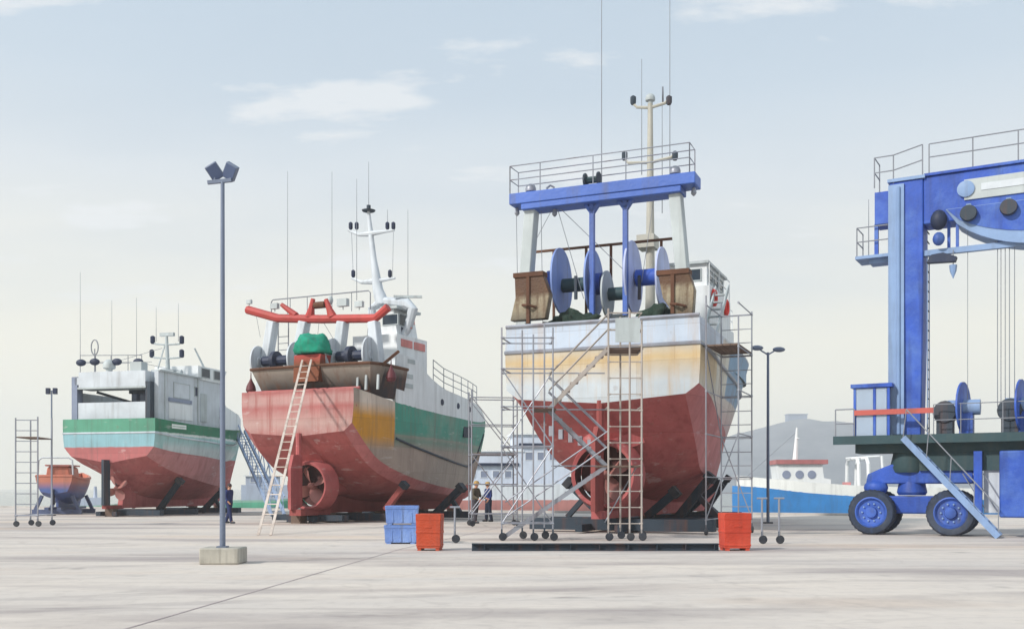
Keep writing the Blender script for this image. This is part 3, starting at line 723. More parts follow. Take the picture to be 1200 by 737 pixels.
strake(T2, lambda y: .50-.012*y if y > 0 else .5, .06, 3.3, 18.1, 'rub_rail', M['dark_steel'], r2, transom=False)
MB().path([(-3.02, .22, 5.1), (3.02, .22, 5.1)], .06, 6).build('stern_rail', M['antifoul'], r2)
MB().path([(-3.0, .49, 5.88), (3.0, .49, 5.88)], .07, 6).build('cap_rail', M['antifoul'], r2)
for i in range(9):
    x = -2.6+i*.65; MB().bar((x, .26, 5.15), (x, .44, 5.84), .06, .06, up=(0, 1, 0)).build('stern_stiffener', M['antifoul'], r2)
keel([(1.5, .42), (14.8, .42), (15.9, 1.4), (14.5, 1.5), (4, 1.5), (2.3, 2.4), (1.5, 2.6)], .36, 'keel', M['antifoul_dark'], r2)
nc = B2.at(366, 569, .75); nzr = 1.03
MB().lathe([(.12, -.3), (.3, 0), (.5, .9), (.4, 2.4), (.1, 4.)], (nc.x, 1.3, nc.z), (0, 1, 0), 14).build('shaft_fairing', M['antifoul_dark'], r2)
nozzle(r2, (nc.x, .75, nc.z), nzr, .8, M['antifoul'])
MB().lathe([(nzr*.87, .22), (nzr*.6, .24), (0, .26)], (nc.x, .75, nc.z), (0, 1, 0), 28).build('nozzle_shade_disc', M['nozzle_shade'], r2)  # dark disc added behind the blades as painted shade
propeller(r2, (nc.x, .75, nc.z), .9, M['prop'])
rx = nc.x-.15
MB().prism([(-.7, .62), (-.3, .62), (.12, .75), (.12, 3.0), (-.5, 3.0), (-.7, 2.4)], .16, lambda u, v, w: (rx+w, u, v)).build('rudder', M['antifoul'], r2)
MB().tube((rx, -.05, 2.9), (rx, -.05, 3.95), .12).build('rudder_stock', M['antifoul'], r2)
MB().box(nc.x-.3, nc.x+.3, -.5, 1.7, .35, .62).build('skeg', M['antifoul_dark'], r2)
# flared stern bulwark with rusty cap
def flared(zb, zt, low, top, name, mat, capmat, parent):
    mb = MB(); n = len(low)
    A = [V((x, y, zb)) for x, y in low]; Bq = [V((x, y, zt)) for x, y in top]
    Cc = [V((x*.97, y+.1, zt)) for x, y in top]; Dd = [V((x*.96, y+.12, zb)) for x, y in low]
    mb.raw(A+Bq+Cc+Dd, [(i, i+1, n+i+1, n+i) for i in range(n-1)]+[(n+i, n+i+1, 2*n+i+1, 2*n+i) for i in range(n-1)]+[(2*n+i, 2*n+i+1, 3*n+i+1, 3*n+i) for i in range(n-1)])
    o = mb.build(name, mat, parent); MB().path(Bq, .075, 6).build('cap_rail', capmat, o); return o
lowp = [(-3.0, 4.0), (-3.0, 1.9), (-2.8, 1.5), (2.8, 1.5), (3.0, 1.9), (3.03, 4.0)]
topp = [(-3.3, 4.0), (-3.45, 1.6), (-3.3, 1.0), (-2.2, .85), (2.2, .85), (3.2, 1.0), (3.45, 1.6), (3.3, 4.0)]
lowp = [(-3.0, 4.0), (-3.0, 1.9), (-2.85, 1.55), (-1.8, 1.5), (1.8, 1.5), (2.85, 1.55), (3.0, 1.9), (3.03, 4.0)]
flared(5.6, 7.0, lowp, topp, 'stern_bulwark', banded('shaded_bulwark', srgb(152, 142, 132), [(5.0, 6.4, -3, 9, srgb(56, 50, 52), .45), (5.0, 6.75, 1.9, 9, srgb(48, 44, 48), .2)], amt=.5, streak=RUST, wob=.3), M['rust'], r2)  # dark bands paint the shade under the lip and in the side opening
for px in (412, 422, 436): p = B2.at(px, 462, .75); MB().bar((p.x, 1.2, 5.85), (p.x+.02, 1.22, 6.5), .1, .08, up=(0, 1, 0)).build('bulwark_stay', M['grey_paint'], r2)
MB().bar((3.42, 1.6, 6.95), (3.9, 2.2, 7.6), .16, .12).build('fairlead_arm', M['rust'], r2)
# forecastle, deckhouse and wheelhouse
side_wall(T2, [(3.3, 7.7), (5.2, 7.6), (6.6, 6.95), (9, 6.5), (13, 6.35), (15.5, 6.3), (18.2, 5.8)], 'forecastle', M['white_paint'], r2, flare=.02)
x0 = B2.at(447, 400, 4.2).x
dk = MB().box(x0-1.6, 2.6, 4.2, 7.0, 5.3, 8.75).build('deckhouse', M['white_paint'], r2)
xw = B2.at(452, 380, 4.6).x
wh2 = MB().prism([(xw-.4, 8.75), (2.35, 8.75), (2.1, 10.0), (xw, 10.0)], 1.9, lambda u, v, w: (u, 5.6+w, v)).build('wheelhouse', M['white_paint'], r2)
MB().box(xw-.25, 2.4, 4.5, 6.75, 10.0, 10.12).build('roof', M['grey_paint'], wh2)
window(wh2, face((2.22, 5.6, 9.55), R(90)), 1.2, .5, M['grey_paint'], M['glass']); window(wh2, face(((xw+2.2)/2, 4.65, 9.5), 0), .8, .45, M['grey_paint'], M['glass'])
redstripe = paint('faded_red_board', srgb(206, 128, 124), amt=.3)
for y in (4.55, 5.75): MB().box(2.6, 2.64, y, y+1.0, 8.2, 8.55).build('name_board', redstripe, dk)
MB().box(2.1, 2.2, 6.1, 6.5, 9.0, 10.3).build('red_screen', redstripe, wh2)
def hullport(y, z, w=.22, h=.3):
    ysx = interp(T2, y)[6]; MB().lathe([(0, 0), (.16, 0), (.16, .03), (.12, .03), (0, .035)], (ysx+.015, y, z), (1, 0, 0), 12).build('porthole', M['navy_fit'], r2)
for y in (8.2, 10.6, 12.9): hullport(y, 5.85)
for z, y in ((7.35, 4.6), (6.65, 4.4), (6.2, 4.4)): MB().box(3.1, 3.14, y-.35, y+.35, z, z+.2).build('vent_grille', M['grey_paint'], r2)
hp = interp(T2, 12.2)
MB().box(hp[6]-.2, hp[6]+.03, 11.9, 12.7, 4.3, 4.85).build('anchor_pocket', M['dark_steel'], r2)
rpts = []
for y in (7.2, 8.6, 10, 11.4, 12.8, 14.2, 15.4): rpts.append(V((max(interp(T2, y)[6]-.05, .1), y, interp([(5.2, 7.6), (6.6, 6.95), (9, 6.5), (13, 6.35), (15.5, 6.3), (18.2, 5.8)], y)[0])))
railing(rpts, 1.05, 'forecastle_railing', M['wire'], r2, rails=(1., .66, .33))
railing([V((-p.x, p.y, p.z)) for p in rpts], 1.05, 'forecastle_railing', M['wire'], r2, rails=(1., .66, .33))
# gallows
gy = 2.4
def P2(px, py, y=gy): return B2.at(px, py, y)
gb = MB().path([P2(290, 363), P2(326, 373), P2(377, 374), P2(440, 373), P2(455, 360)], .2, 8).build('gallows_beam', M['red_paint'], r2)
MB().path([P2(330, 357), P2(347, 370)], [.1, .17], 8).build('gallows_fin', M['red_paint'], gb)
for a, b in (((367, 350), (363, 372)), ((382, 351), (390, 372))): MB().path([P2(*a), P2((a[0]+b[0])/2, 362), P2(*b)], [.1, .15, .24], 8).build('gallows_horn', M['red_paint'], gb)
p, q = P2(369, 358), P2(381, 358); q.z = p.z; MB().tube(p, q, .16, n=10).build('hanging_block', M['rust'], gb)
for a, b in (((320, 377), (306, 432)), ((357, 377), (342, 432)), ((402, 377), (392, 432)), ((438, 377), (447, 432))):
    p, q = P2(*a), P2(*b); q.z = 6.0; MB().bar(p, q, .42, .5, up=(0, 1, 0)).build('gallows_leg', M['pale_paint'], r2, bevel=.05)
for px, r in ((303, .75), (346, .8), (391, .85), (433, .8)):
    p = B2.at(px, 410, 2.0); p.z = 7.5; net_drum_disc(r2, p, r, .1, M['pale_paint'], axis=(1, .15, 0))
for x0_, x1_, xm in ((309, 338, 324), (396, 427, 412)):
    p, q = B2.at(x0_, 409, 2.0), B2.at(x1_, 409, 2.0); p.z = q.z = 7.5
    MB().tube(p, q, .24, n=10).build('drum_shaft', M['navy_fit'], r2); m_ = (p+q)/2
    MB().lathe([(0, -.12), (.45, -.1), (.45, .1), (0, .12)], m_, (1, 0, 0), 16).build('brake_disc', M['navy_fit'], r2)
def flood(px, py, s=.2): floodlight(r2, P2(px, py), M['grey_paint'], s)
flood(292, 356, .14); flood(322, 362); flood(402, 359, .26); flood(421, 360, .2)
a, b = P2(318, 366, 4.2), P2(434, 366, 4.2); z = P2(376, 346, 4.2).z
rr = MB().path([(a.x, 4.2, z-.9), (a.x, 4.2, z-.1), (a.x+.1, 4.2, z), (b.x-.1, 4.2, z), (b.x, 4.2, z-.1), (b.x, 4.2, z-.9)], .03, 6).build('bridge_railing', M['wire'], r2)
for px in (340, 360, 389, 412): p = P2(px, 346, 4.2); MB().tube((p.x, 4.2, z-.9), (p.x, 4.2, z), .02, n=5).build('stanchion', M['wire'], rr)
lad = MB(); a, b = P2(326, 378, 3.4), P2(338, 378, 3.4); zl = a.z
lad.tube((a.x, 3.4, 6.0), (a.x, 3.4, zl), .03, n=5).tube((b.x, 3.4, 6.0), (b.x, 3.4, zl), .03, n=5)
for k in range(9): lad.tube((a.x, 3.4, 6.3+k*.32), (b.x, 3.4, 6.3+k*.32), .02, n=5)
lad.build('rung_ladder', M['wire'], r2)
# arch and mast
my = 5.2
def PM(px, py): return B2.at(px, py, my)
lil = M['pale_paint']
arch = MB().path([PM(436, 405), PM(436, 362), PM(447, 354), PM(478, 357), PM(484, 362), PM(478, 385), PM(470, 398)], [.2, .2, .26, .3, .24, .2, .18], 10).build('mast_arch', lil, r2)
MB().path([PM(484, 364), PM(480, 385)], .12, 8).build('red_edge', redstripe, arch)
mast = MB().path([PM(449, 358), PM(443, 340), PM(438, 305), PM(434, 270), PM(432, 248)], [.34, .26, .15, .12, .07], 12).build('mast', lil, r2)
for (xa, xb, y, dz) in ((408, 462, 270, 0), (412, 463, 326, 0)):
    a, b, c = PM(xa, y), PM(xb, y), PM((436 if y > 300 else 434), y+4)
    ct = MB().path([a, V((a.x*.5+c.x*.5, my, c.z+.02)), c, V((b.x*.5+c.x*.5, my, c.z+.02)), b], [.05, .09, .14, .09, .05], 8).build('crosstree', lil, mast)
    for px in ((411, 418, 454, 461) if y < 300 else (414, 457)):
        p = PM(px, y-1); MB().lathe([(.06, 0), (.1, .06), (.1, .3), (.04, .36)], p, n=8).build('navigation_lamp', M['navy_fit'], ct)
p = PM(432, 248); MB().lathe([(.3, 0), (.34, .06), (.1, .1), (.1, .3), (0, .32)], p, n=12).build('masthead_lamp', M['dark_steel'], mast)
whip(mast, p, 2.4, M['wire']); whip(mast, PM(418, 270), 2.4, M['wire']); whip(mast, PM(454, 270), 1.0, M['wire'])
for a, b in (((412, 272), (414, 325)), ((461, 272), (460, 325))): MB().tube(PM(*a), PM(*b), .012, n=4).build('wire', M['wire'], mast)
rd = PM(478, 357); radar(r2, rd, M['grey_paint'], .9)
whip(r2, rd+V((0, 0, .3)), 4.2, M['wire'])
o = MB().ball(PM(469, 391), .3, .8, .6, 1.2).build('horn', M['navy_fit'], r2)
for px, py, h in ((337, 368, 6.8), (389, 362, 6.4), (418, 352, 5.6)): whip(r2, P2(px, py, 3.0), h, M['wire'])
p = P2(387, 352, 3.0); MB().ball(p, .14, sz=1.5).build('antenna_tuner', M['grey_paint'], r2)
for a, b in (((374, 376), (372, 396)), ((378, 376), (390, 396)), ((432, 378), (429, 405)), ((300, 368), (305, 395))): MB().tube(P2(*a), P2(*b), .012, n=4).build('wire', M['wire'], r2)
# chute box with a green tarpaulin
a, b = B2.at(350, 430, 1.2), B2.at(382, 430, 1.2)
MB().prism([(a.x, 6.3), (b.x-.15, 6.3), (b.x+.0, 7.5), (a.x+.05, 7.5)], .8, lambda u, v, w: (u, 1.2+w, v)).build('net_bin', banded('red_bin', srgb(172, 64, 60), [(5, 7.3, -9, 9, srgb(120, 66, 40), .2)], amt=.5, streak=RUST), r2)
mb = MB(); lumpy(mb, ((a.x+b.x)/2+.02, 1.25, 7.75), .84, .75, .74, 2.2, .22, 1.4)
place(mb, 'tarpaulin', M['net_green'], B2, ((a.x+b.x)/2, 1.2, 7.5), 'bright green tarpaulin bundle on the red bin above the stern of the middle trawler', 'tarpaulin', ang=180)
for (p, lab) in ((V((-3.55, 1.3, 6.95)), 'dark red teardrop buoy hanging off the left corner of the rusty stern bulwark'), (V((3.7, 1.9, 7.25)), 'dark teardrop buoy hanging against the white deckhouse of the middle trawler')):
    mb = MB().lathe([(0, -1.05), (.16, -1.0), (.24, -.85), (.2, -.65), (.08, -.42), (.03, -.3), (.015, 0)], p, n=12)
    place(mb, 'mooring_buoy', paint('buoy_maroon', srgb(98, 42, 50), amt=.3), B2, p, lab, 'buoy', 'teardrop buoys on the middle trawler')

# =================================================================== green and white trawler, left
B1 = Boat('fishing_trawler', 127, 0, 14, 'smallest hauled-out trawler, green and pale blue hull with pale grey deckhouse, at the left', Y=56, group=GRP)
T1 = [(0, 2.9, .85, 2.35, 3.3, 2.8, 3.8, 2.88, 5.35), (1.2, 1.9, 1., 2.4, 2.85, 2.82, 3.65, 2.92, 5.3), (2.5, 1.1, 1., 2.35, 2.5, 2.78, 3.55, 2.92, 5.25), (5, .8, .95, 2.15, 2.1, 2.65, 3.45, 2.87, 5.2),
      (8, .75, .9, 1.55, 1.8, 2.0, 3.35, 2.55, 5.2), (10.5, .75, .9, .75, 1.7, 1.1, 3.3, 1.95, 5.3), (12.4, 1.0, 1., .16, 2.1, .32, 3.4, 1.1, 5.45), (13.6, 3., 1., .05, 3.4, .09, 3.8, .5, 5.6), (14.4, 4.7, 1., .02, 4.8, .03, 4.95, .06, 5.75)]
r1 = B1.root
side1 = banded('pale_blue_side', srgb(158, 196, 194), [(4.62, 8, -9, 30, srgb(34, 116, 84)), (4.5, 4.62, -9, 30, srgb(220, 226, 222)), (3.2, 4.0, .8, 30, srgb(196, 206, 206), .2)], amt=.3, plate='yz')
stern1 = banded('pale_blue_stern', srgb(138, 180, 190), [(4.62, 8, -9, 30, srgb(84, 146, 122)), (0, 3.8, -9, 9, (.42, .13, .13, 1))], amt=.35, plate='xz')
hull(T1, 'hull', [banded('faded_red_bottom', (.40, .12, .12, 1), [(3.42, 9, 10, 30, srgb(158, 196, 194)), (4.62, 9, 10, 30, srgb(34, 116, 84))], patch=(.45, .17, .16, 1), pamt=.55, plate='yz', bump=.25, amt=.5, streak=(.20, .045, .045, 1), var=.16, rough=.75, wob=.03), side1, stern1, deckm, boot((.46, .2, .2, 1))], r1, ytop=9.8)
strake(T1, .5, .05, 0, 14.1, 'rub_rail', M['pale_paint'], r1)
keel([(1.0, .45), (11.2, .45), (12.1, 1.5), (11, 1.5), (3, 1.4), (1.8, 1.8), (1.3, 1.8)], .3, 'keel', M['antifoul'], r1)
MB().box(-.12, .12, -.4, 1.2, .42, .62).build('skeg', M['antifoul_dark'], r1)
MB().prism([(-.5, .62), (.05, .62), (.05, 3.1), (-.5, 3.1)], .16, lambda u, v, w: (w, u, v)).build('rudder', M['dark_steel'], r1)
MB().tube((0, .8, 1.55), (0, 2.6, 1.6), .2).build('shaft', M['antifoul'], r1)
propeller(r1, (0, .75, 1.55), .75, M['prop'])
# painted name on the green quarter: illegible white strokes on a small plate
pl_ = MB().box(2.9, 2.925, 1.55, 3.0, 4.88, 5.12).build('name_plate', srgb and paint('name_white', srgb(226, 230, 226), amt=.1), r1)
MB().box(2.925, 2.93, 1.6, 2.95, 4.985, 5.01).build('lettering', paint('name_green', srgb(60, 130, 100), streak=None), pl_)
gp = M['pale_paint']
lw = MB().box(-2.5, 2.0, .55, .7, 5.2, 6.3).build('stern_screen', gp, r1)
tp = MB().box(-2.25, 1.95, .5, 1.6, 7.15, 8.0).build('shelter_top', gp, r1); MB().box(-2.3, 2.0, .45, 1.65, 7.05, 7.15).build('shelter_edge', M['grey_paint'], tp)
for x in (-2.55, ): MB().box(x-.15, x+.2, .5, 1.0, 5.3, 7.75).build('shelter_pillar', paint('slate_pillar', srgb(132, 142, 164), amt=.3), r1)
MB().box(-2.5, -2.25, .5, 1.6, 7.3, 7.7).build('shelter_shoulder', gp, r1)
MB().box(1.95, 2.25, .5, .9, 5.3, 7.4).build('shelter_pillar', M['dark_steel'], r1)
MB().box(-2.55, -2.45, 1.0, 5.2, 5.2, 6.9).build('side_screen', gp, r1)
MB().bar((-2.0, 1.8, 7.0), (.5, 1.8, 6.3), .14, .14, up=(0, 1, 0)).build('shelter_brace', M['dark_steel'], r1)
dh = MB().box(2.25, 2.5, .9, 5.2, 5.2, 8.0).build('deckhouse', gp, r1)
MB().box(-1.6, 2.4, 1.65, 5.2, 7.82, 7.95).build('boat_deck', gp, dh)
MB().box(-.2, 2.25, 5.2, 8.2, 5.2, 8.0).build('wheelhouse', gp, r1)
wh1 = MB().prism([(5.2, 8.0), (8.0, 8.0), (8.5, 8.8), (5.2, 8.8)], 2.9, lambda u, v, w: (.9+w, u, v)).build('wheelhouse_top', M['white_paint'], r1)
window(wh1, face((2.35, 7.4, 8.42), R(90)), .9, .5, M['grey_paint'], M['glass']); window(wh1, face((2.35, 6.0, 8.42), R(90)), .9, .5, M['grey_paint'], M['glass'])
window(dh, face((2.5, 3.2, 7.1), R(90)), 1.6, .8, M['grey_paint'], M['pale_paint'], 'shutter'); window(dh, face((2.5, 4.75, 7.2), R(90)), .35, .5, M['grey_paint'], M['navy_fit'])
MB().box(2.5, 2.53, 1.9, 4.3, 5.45, 6.35).build('white_panel', M['white_paint'], dh); MB().box(2.5, 2.56, 1.85, 4.2, 6.42, 6.62).build('shade_rail', bpy.data.materials['slate_pillar'], dh); MB().box(2.45, 2.6, .9, 5.25, 8.0, 8.08).build('gutter', M['grey_paint'], dh)
for yv in (1.5, 4.9): MB().box(2.5, 2.54, yv-.04, yv+.04, 5.3, 8.0).build('frame_rib', M['grey_paint'], dh)
MB().box(2.25, 2.29, 5.6, 6.3, 5.5, 7.2).build('door', M['grey_paint'], r1)
for i, x in enumerate((-.2, .35, .8, 1.3)): MB().box(x, x+.32, 2.4, 2.9, 6.2, 6.95).build('locker', paint('slate_locker', srgb(128, 140, 166), amt=.3) if i == 0 else bpy.data.materials['slate_locker'], r1)
MB().box(-.1, 1.9, 2.0, 2.3, 6.9, 7.1).build('shelter_awning', M['dark_steel'], r1)
side_wall(T1, [(7.8, 6.6), (10, 6.35), (13.9, 6.15)], 'bow_bulwark', M['white_paint'], r1)
ty = .8
def P1(px, py, y=ty): return B1.at(px, py, y)
railing([P1(94, 437), P1(112, 437), P1(130, 437), P1(150, 437), P1(166, 437)], 1.0, 'top_railing', M['wire'], r1, rails=(.98, .55))
dome(r1, P1(128, 436), .35, M['grey_paint']); MB().box(P1(155, 0).x, P1(168, 0).x, .6, 1.2, 8.0, 8.5).build('vent_cowl', M['grey_paint'], r1)
for px, py in ((95, 425), (111, 424), (137, 424), (162, 424)): MB().ball(P1(px, py), .26, 1.2, .7, .75).build('floodlight', M['navy_fit'], r1)
p = P1(111, 436); o = MB().tube(p, p+V((0, 0, 1.3)), .03).build('loop_aerial', M['wire'], r1)
q = P1(111, 407); MB().path([q+V((.22*math.cos(t), 0, .42*math.sin(t))) for t in [k*math.pi/8 for k in range(16)]], .035, 5, closed=True).build('loop', M['wire'], o)
for px, py, h in ((94, 436, 5.6), (131, 428, 3.6), (160, 430, 3.8)): whip(r1, P1(px, py), h, M['wire'])
mm = 4.2
def PB(px, py): return B1.at(px, py, mm)
mast = MB().path([PB(197, 437), PB(195, 393)], [.14, .09], 10).build('mast', M['grey_paint'], r1)
MB().bar(PB(185, 432), PB(193, 405), .06).build('mast_stay', M['grey_paint'], mast)
for a, b, y in ((179, 213, 403), (178, 213, 419)):
    ct = MB().path([PB(a, y-3), PB(a+3, y), PB(195, y+1), PB(b-3, y), PB(b, y-3)], .06, 6).build('crosstree', M['grey_paint'], mast)
    for px in (a, b): MB().lathe([(.08, 0), (.14, .06), (.14, .42), (.05, .48)], PB(px, y), n=8).build('navigation_lamp', M['navy_fit'], ct)
MB().box(PB(188, 0).x, PB(204, 0).x, mm-.1, mm+.1, PB(195, 394).z, PB(195, 390).z).build('scanner', M['grey_paint'], mast)
for px, py, h in ((183, 400, 2.0), (209, 400, 2.2)): whip(mast, PB(px, py), h, M['wire'])
MB().path([PB(178, 436), PB(213, 436)], .14, 8).build('stowed_spar', M['grey_paint'], r1); radar(r1, PB(202, 437)+V((0, -.3, -.1)), M['grey_paint'], .6)
for a, b in (((135, 424), (190, 408)), ((98, 424), (178, 424)), ((165, 425), (215, 436))): MB().tube(P1(*a), PB(*b), .012, n=4).build('wire', M['wire'], r1)
a, b, c = B1.atx(228, 408, .8), B1.atx(248, 449, .8), B1.atx(266, 482, .8)
MB().path([a, b, c], [.05, .09, .1], 6).build('boom', M['grey_paint'], r1)
MB().ball(B1.atx(254, 485, 1.4), .2, sz=1.4).build('navigation_lamp', M['navy_fit'], r1)
# ------------------------------------------------------------------ cradles under the boats
def cradle(boat, label, arms, beams, longs, blocks=()):
    e = empty('boat_cradle', boat.o, -boat.h, label, 'cradle', 'steel cradles under the boats')
    for (y, x0, x1, z0, z1, d) in beams: MB().box(x0, x1, y-d/2, y+d/2, z0, z1).build('cross_beam', M['cradle_steel'], e)
    for (x, y0, y1, z0, z1, d) in longs: MB().box(x-d/2, x+d/2, y0, y1, z0, z1).build('long_beam', M['cradle_steel'], e)
    for a in arms:
        p, q, w, br = a[:4]
        m_ = a[4] if len(a) > 4 else M['cradle_steel']
        o = MB().bar(p, q, w, w*.9).build('support_arm', m_, e)
        d = (V(q)-V(p)).normalized()
        MB().bar(V(q)-d*.15, V(q)+d*.12, w*1.4, w*1.3).build('pad', M['black'], o)
        if br: MB().bar(br[0], br[1], w*.6).build('brace', M['cradle_steel'], o)
    for (x, y, z0, z1, w) in blocks: MB().box(x-w/2, x+w/2, y-w/2, y+w/2, z0, z1).build('keel_block', M['board'], e)
    return e
A3 = lambda px, py, y: B3.at(px, py, y)
arms3 = []
for y, inner in ((1.2, False), (9.0, False)):
    pass
arms3 = [
    ((-1.0, 3.5, .5), (-2.35, 3.5, 1.75), .3, ((-1.75, 3.5, 1.15), (-2.4, 3.5, .45))),
    ((.7, 3.5, .5), (1.75, 3.5, 1.4), .3, None),
    ((1.5, 5, .45), (2.72, 5, 1.95), .34, ((2.2, 5, 1.3), (3.0, 5, .45))),
    ((-.9, 8.6, .5), (-2.3, 8.6, 1.7), .26, ((-1.6, 8.6, 1.1), (-2.3, 8.6, .45))),
    ((.9, 8.6, .5), (2.3, 8.6, 1.7), .26, ((1.6, 8.6, 1.1), (2.3, 8.6, .45))),
    ((.6, 14, .5), (1.6, 14, 2.0), .22, None), ((-.6, 14, .5), (-1.6, 14, 2.0), .22, None)]
cradle(B3, 'dark steel cradle with slanted arms beneath the big red trawler', arms3,
       [(1.1, -2.9, 3.7, .08, .48, .4), (3.5, -3., 3., .08, .46, .4), (5, .7, 3.2, .08, .46, .4), (8.6, -3., 3., .08, .46, .4), (14, -2.2, 2.2, .08, .46, .36)],
       [(-.7, -.1, 15, .06, .3, .25), (.7, -.1, 15, .06, .3, .25)], [(0, 2.6, .0, .5, .5), (0, 6.0, 0, .5, .5), (0, 11, 0, .5, .5), (0, 16, 0, .5, .5)])
arms2 = []
def arm2(pa, pb, y, w, br=None, m_=None):
    p, q = B2.at(pa[0], pa[1], y), B2.at(pb[0], pb[1], y); a = [p, q, w, None]
    if br: a[3] = (B2.at(br[0], br[1], y), B2.at(br[2], br[3], y))
    if m_: a.append(m_)
    arms2.append(tuple(a))
arm2((452, 597), (474, 568), 3.2, .26, None, M['antifoul_dark']); arm2((510, 602), (541, 571), 8.6, .34, (528, 583, 541, 603))
arms2 += [((-.8, 3.2, .5), (-2.1, 3.2, 1.8), .26, None), ((-.8, 10, .5), (-1.6, 10, 1.25), .26, None)]
cradle(B2, 'low dark cradle and keel blocks beneath the middle trawler', arms2,
       [(1.0, -1.9, 1.9, .1, .36, .5), (3.2, -2.6, 2.9, .06, .4, .45), (8.6, -2.6, 4.2, .08, .4, .4)], [(-.6, 0.3, 13, .05, .3, .3), (.6, .3, 13, .05, .3, .3)],
       [(0, .2, 0, .35, .5), (0, 2.4, 0, .42, .55), (0, 4.6, 0, .42, .5), (0, 7, 0, .42, .5), (0, 11, 0, .42, .5), (0, 14.5, 0, .42, .5)])
arms1 = []
for pa, pb, y, br in (((184, 601), (211, 563), 3.6, None), ((237, 599), (262, 573), 8.2, (252, 585, 262, 600))):
    arms1.append((B1.at(*pa, y), B1.at(*pb, y), .3, (B1.at(br[0], br[1], y), B1.at(br[2], br[3], y)) if br else None))
arms1 += [((-.8, 3.6, .45), (-1.9, 3.6, 1.9), .26, None), ((-.6, 9, .45), (-1.3, 9, 1.7), .26, None)]
cradle(B1, 'dark low cradle beneath the small green and pale blue trawler', arms1, [(.6, .2, 2.9, .06, .36, .4), (3.6, -2.2, 3.2, .06, .36, .4), (8.2, -2., 3.4, .06, .36, .4)],
       [(-.5, -.2, 11, .04, .28, .28), (.5, -.2, 11, .04, .28, .28)], [(0, .3, 0, .42, .5), (0, 5, 0, .45, .4), (0, 8.5, 0, .45, .4), (0, 11.5, 0, .45, .4)])

# ------------------------------------------------------------------ scaffolding
TR = .03
def sleeve(p, q, r, n=6):
    p, q = V(p), V(q); d = (q-p).normalized(); L = (q-p).length
    return MB().path([p-d*.03, p+d*.07, p+d*.075, q-d*.075, q-d*.07, q+d*.03], [r*1.75, r*1.75, r, r, r*1.75, r*1.75], n)
def caster(parent, p):
    o = MB().bar(V(p)+V((0, 0, .1)), V(p)+V((0, 0, .34)), .05).build('caster', M['dark_steel'], parent)
    MB().lathe([(.02, -.05), (.11, -.045), (.12, 0), (.11, .045), (.02, .05)], V(p)+V((.03, 0, .12)), (0, 1, 0), 12).build('wheel', M['black'], o)
def base_plate(parent, p): MB().box(p[0]-.1, p[0]+.1, p[1]-.1, p[1]+.1, 0, .03).tube(p, V(p)+V((0, 0, .25)), .025, n=6).build('base_plate', M['dark_steel'], parent)
def scaffold(label, o, rz, w, d, H, lifts, braces=(), boards=(), rungs=None, wheels=False, tube=None, r=TR, name='scaffold_tower', overs=(0, 0, 0, 0), skip=()):
    tube = tube or M['galv']
    e = empty(name, o, rz, label, 'scaffold', 'scaffolds in the yard')
    cs = [V((-w/2, -d/2, 0)), V((w/2, -d/2, 0)), V((w/2, d/2, 0)), V((-w/2, d/2, 0))]
    for c, ov in zip(cs, overs):
        MB().tube(c+V((0, 0, .2)), c+V((0, 0, H+ov)), r, n=7).build('post', tube, e); (caster if wheels else base_plate)(e, c)
    for z in lifts:
        for i in range(4):
            if i in skip: continue
            sleeve(cs[i]+V((0, 0, z)), cs[(i+1) % 4]+V((0, 0, z)), r*.8).build('ledger', tube, e)
    for (i, z0, z1, fl) in braces:
        a, b = cs[i], cs[(i+1) % 4]
        if fl: a, b = b, a
        sleeve(a+V((0, 0, z0)), b+V((0, 0, z1)), r*.75).build('brace', tube, e)
    for z in boards: 
        mb = MB(); n = max(2, int(d/.26))
        for k in range(n): y0 = -d/2+d*k/n; mb.box(-w/2+.03, w/2-.03, y0+.01, y0+d/n-.01, z, z+.05)
        mb.build('platform', M['board'], e)
    if rungs:
        side, zs = rungs; a, b = cs[side], cs[(side+1) % 4]
        for z in zs: MB().tube(a+V((0, 0, z)), b+V((0, 0, z)), r*.6, n=5).build('rung', tube, e)
    return e
# far left ladder tower on casters
p = G(29, 617); scaffold('narrow ladder-like scaffold tower on casters at the far left, beside the small orange boat', p+V((0, .8, 0)), R(4), .86, 1.5, 4.35, (.45,), (), (3.55,), (0, [.9+.42*k for k in range(9)]), True, overs=(0, .05, .1, .0), name='scaffold_tower')
# tower at the bow of the middle trawler
p = G(577, 617); ob = V((p.x, p.y+1.0, 0))
scaffold('cross-braced scaffold tower between the green bow and the two workers in hats', ob, R(8), 1.85, 1.1, 5.5, (.5, 1.7, 2.9, 4.1, 5.2), ((0, .5, 2.9, 0), (0, 2.9, .5, 0), (0, 2.9, 5.2, 1), (2, .5, 2.9, 1), (2, 2.9, 5.2, 0)), (2.9,), (1, [.9+.4*k for k in range(11)]), True)
# starboard scaffold: set in the big trawler's own frame
sc = B3.world((4.12, 1.4, 0))
scaffold('scaffold tower with one plank deck against the right flank of the big red trawler', sc, -B3.h+R(90), 2.45, 1.05, 7.7, (.5, 1.9, 3.3, 4.7, 6.1, 7.5), ((1, .5, 3.3, 0), (3, .5, 3.3, 0), (2, 3.3, 6.1, 0)), (6.15,), (1, [.9+.47*k for k in range(15)]), True, overs=(-.6, -.1, .3, .1), skip=(3,), r=.026)
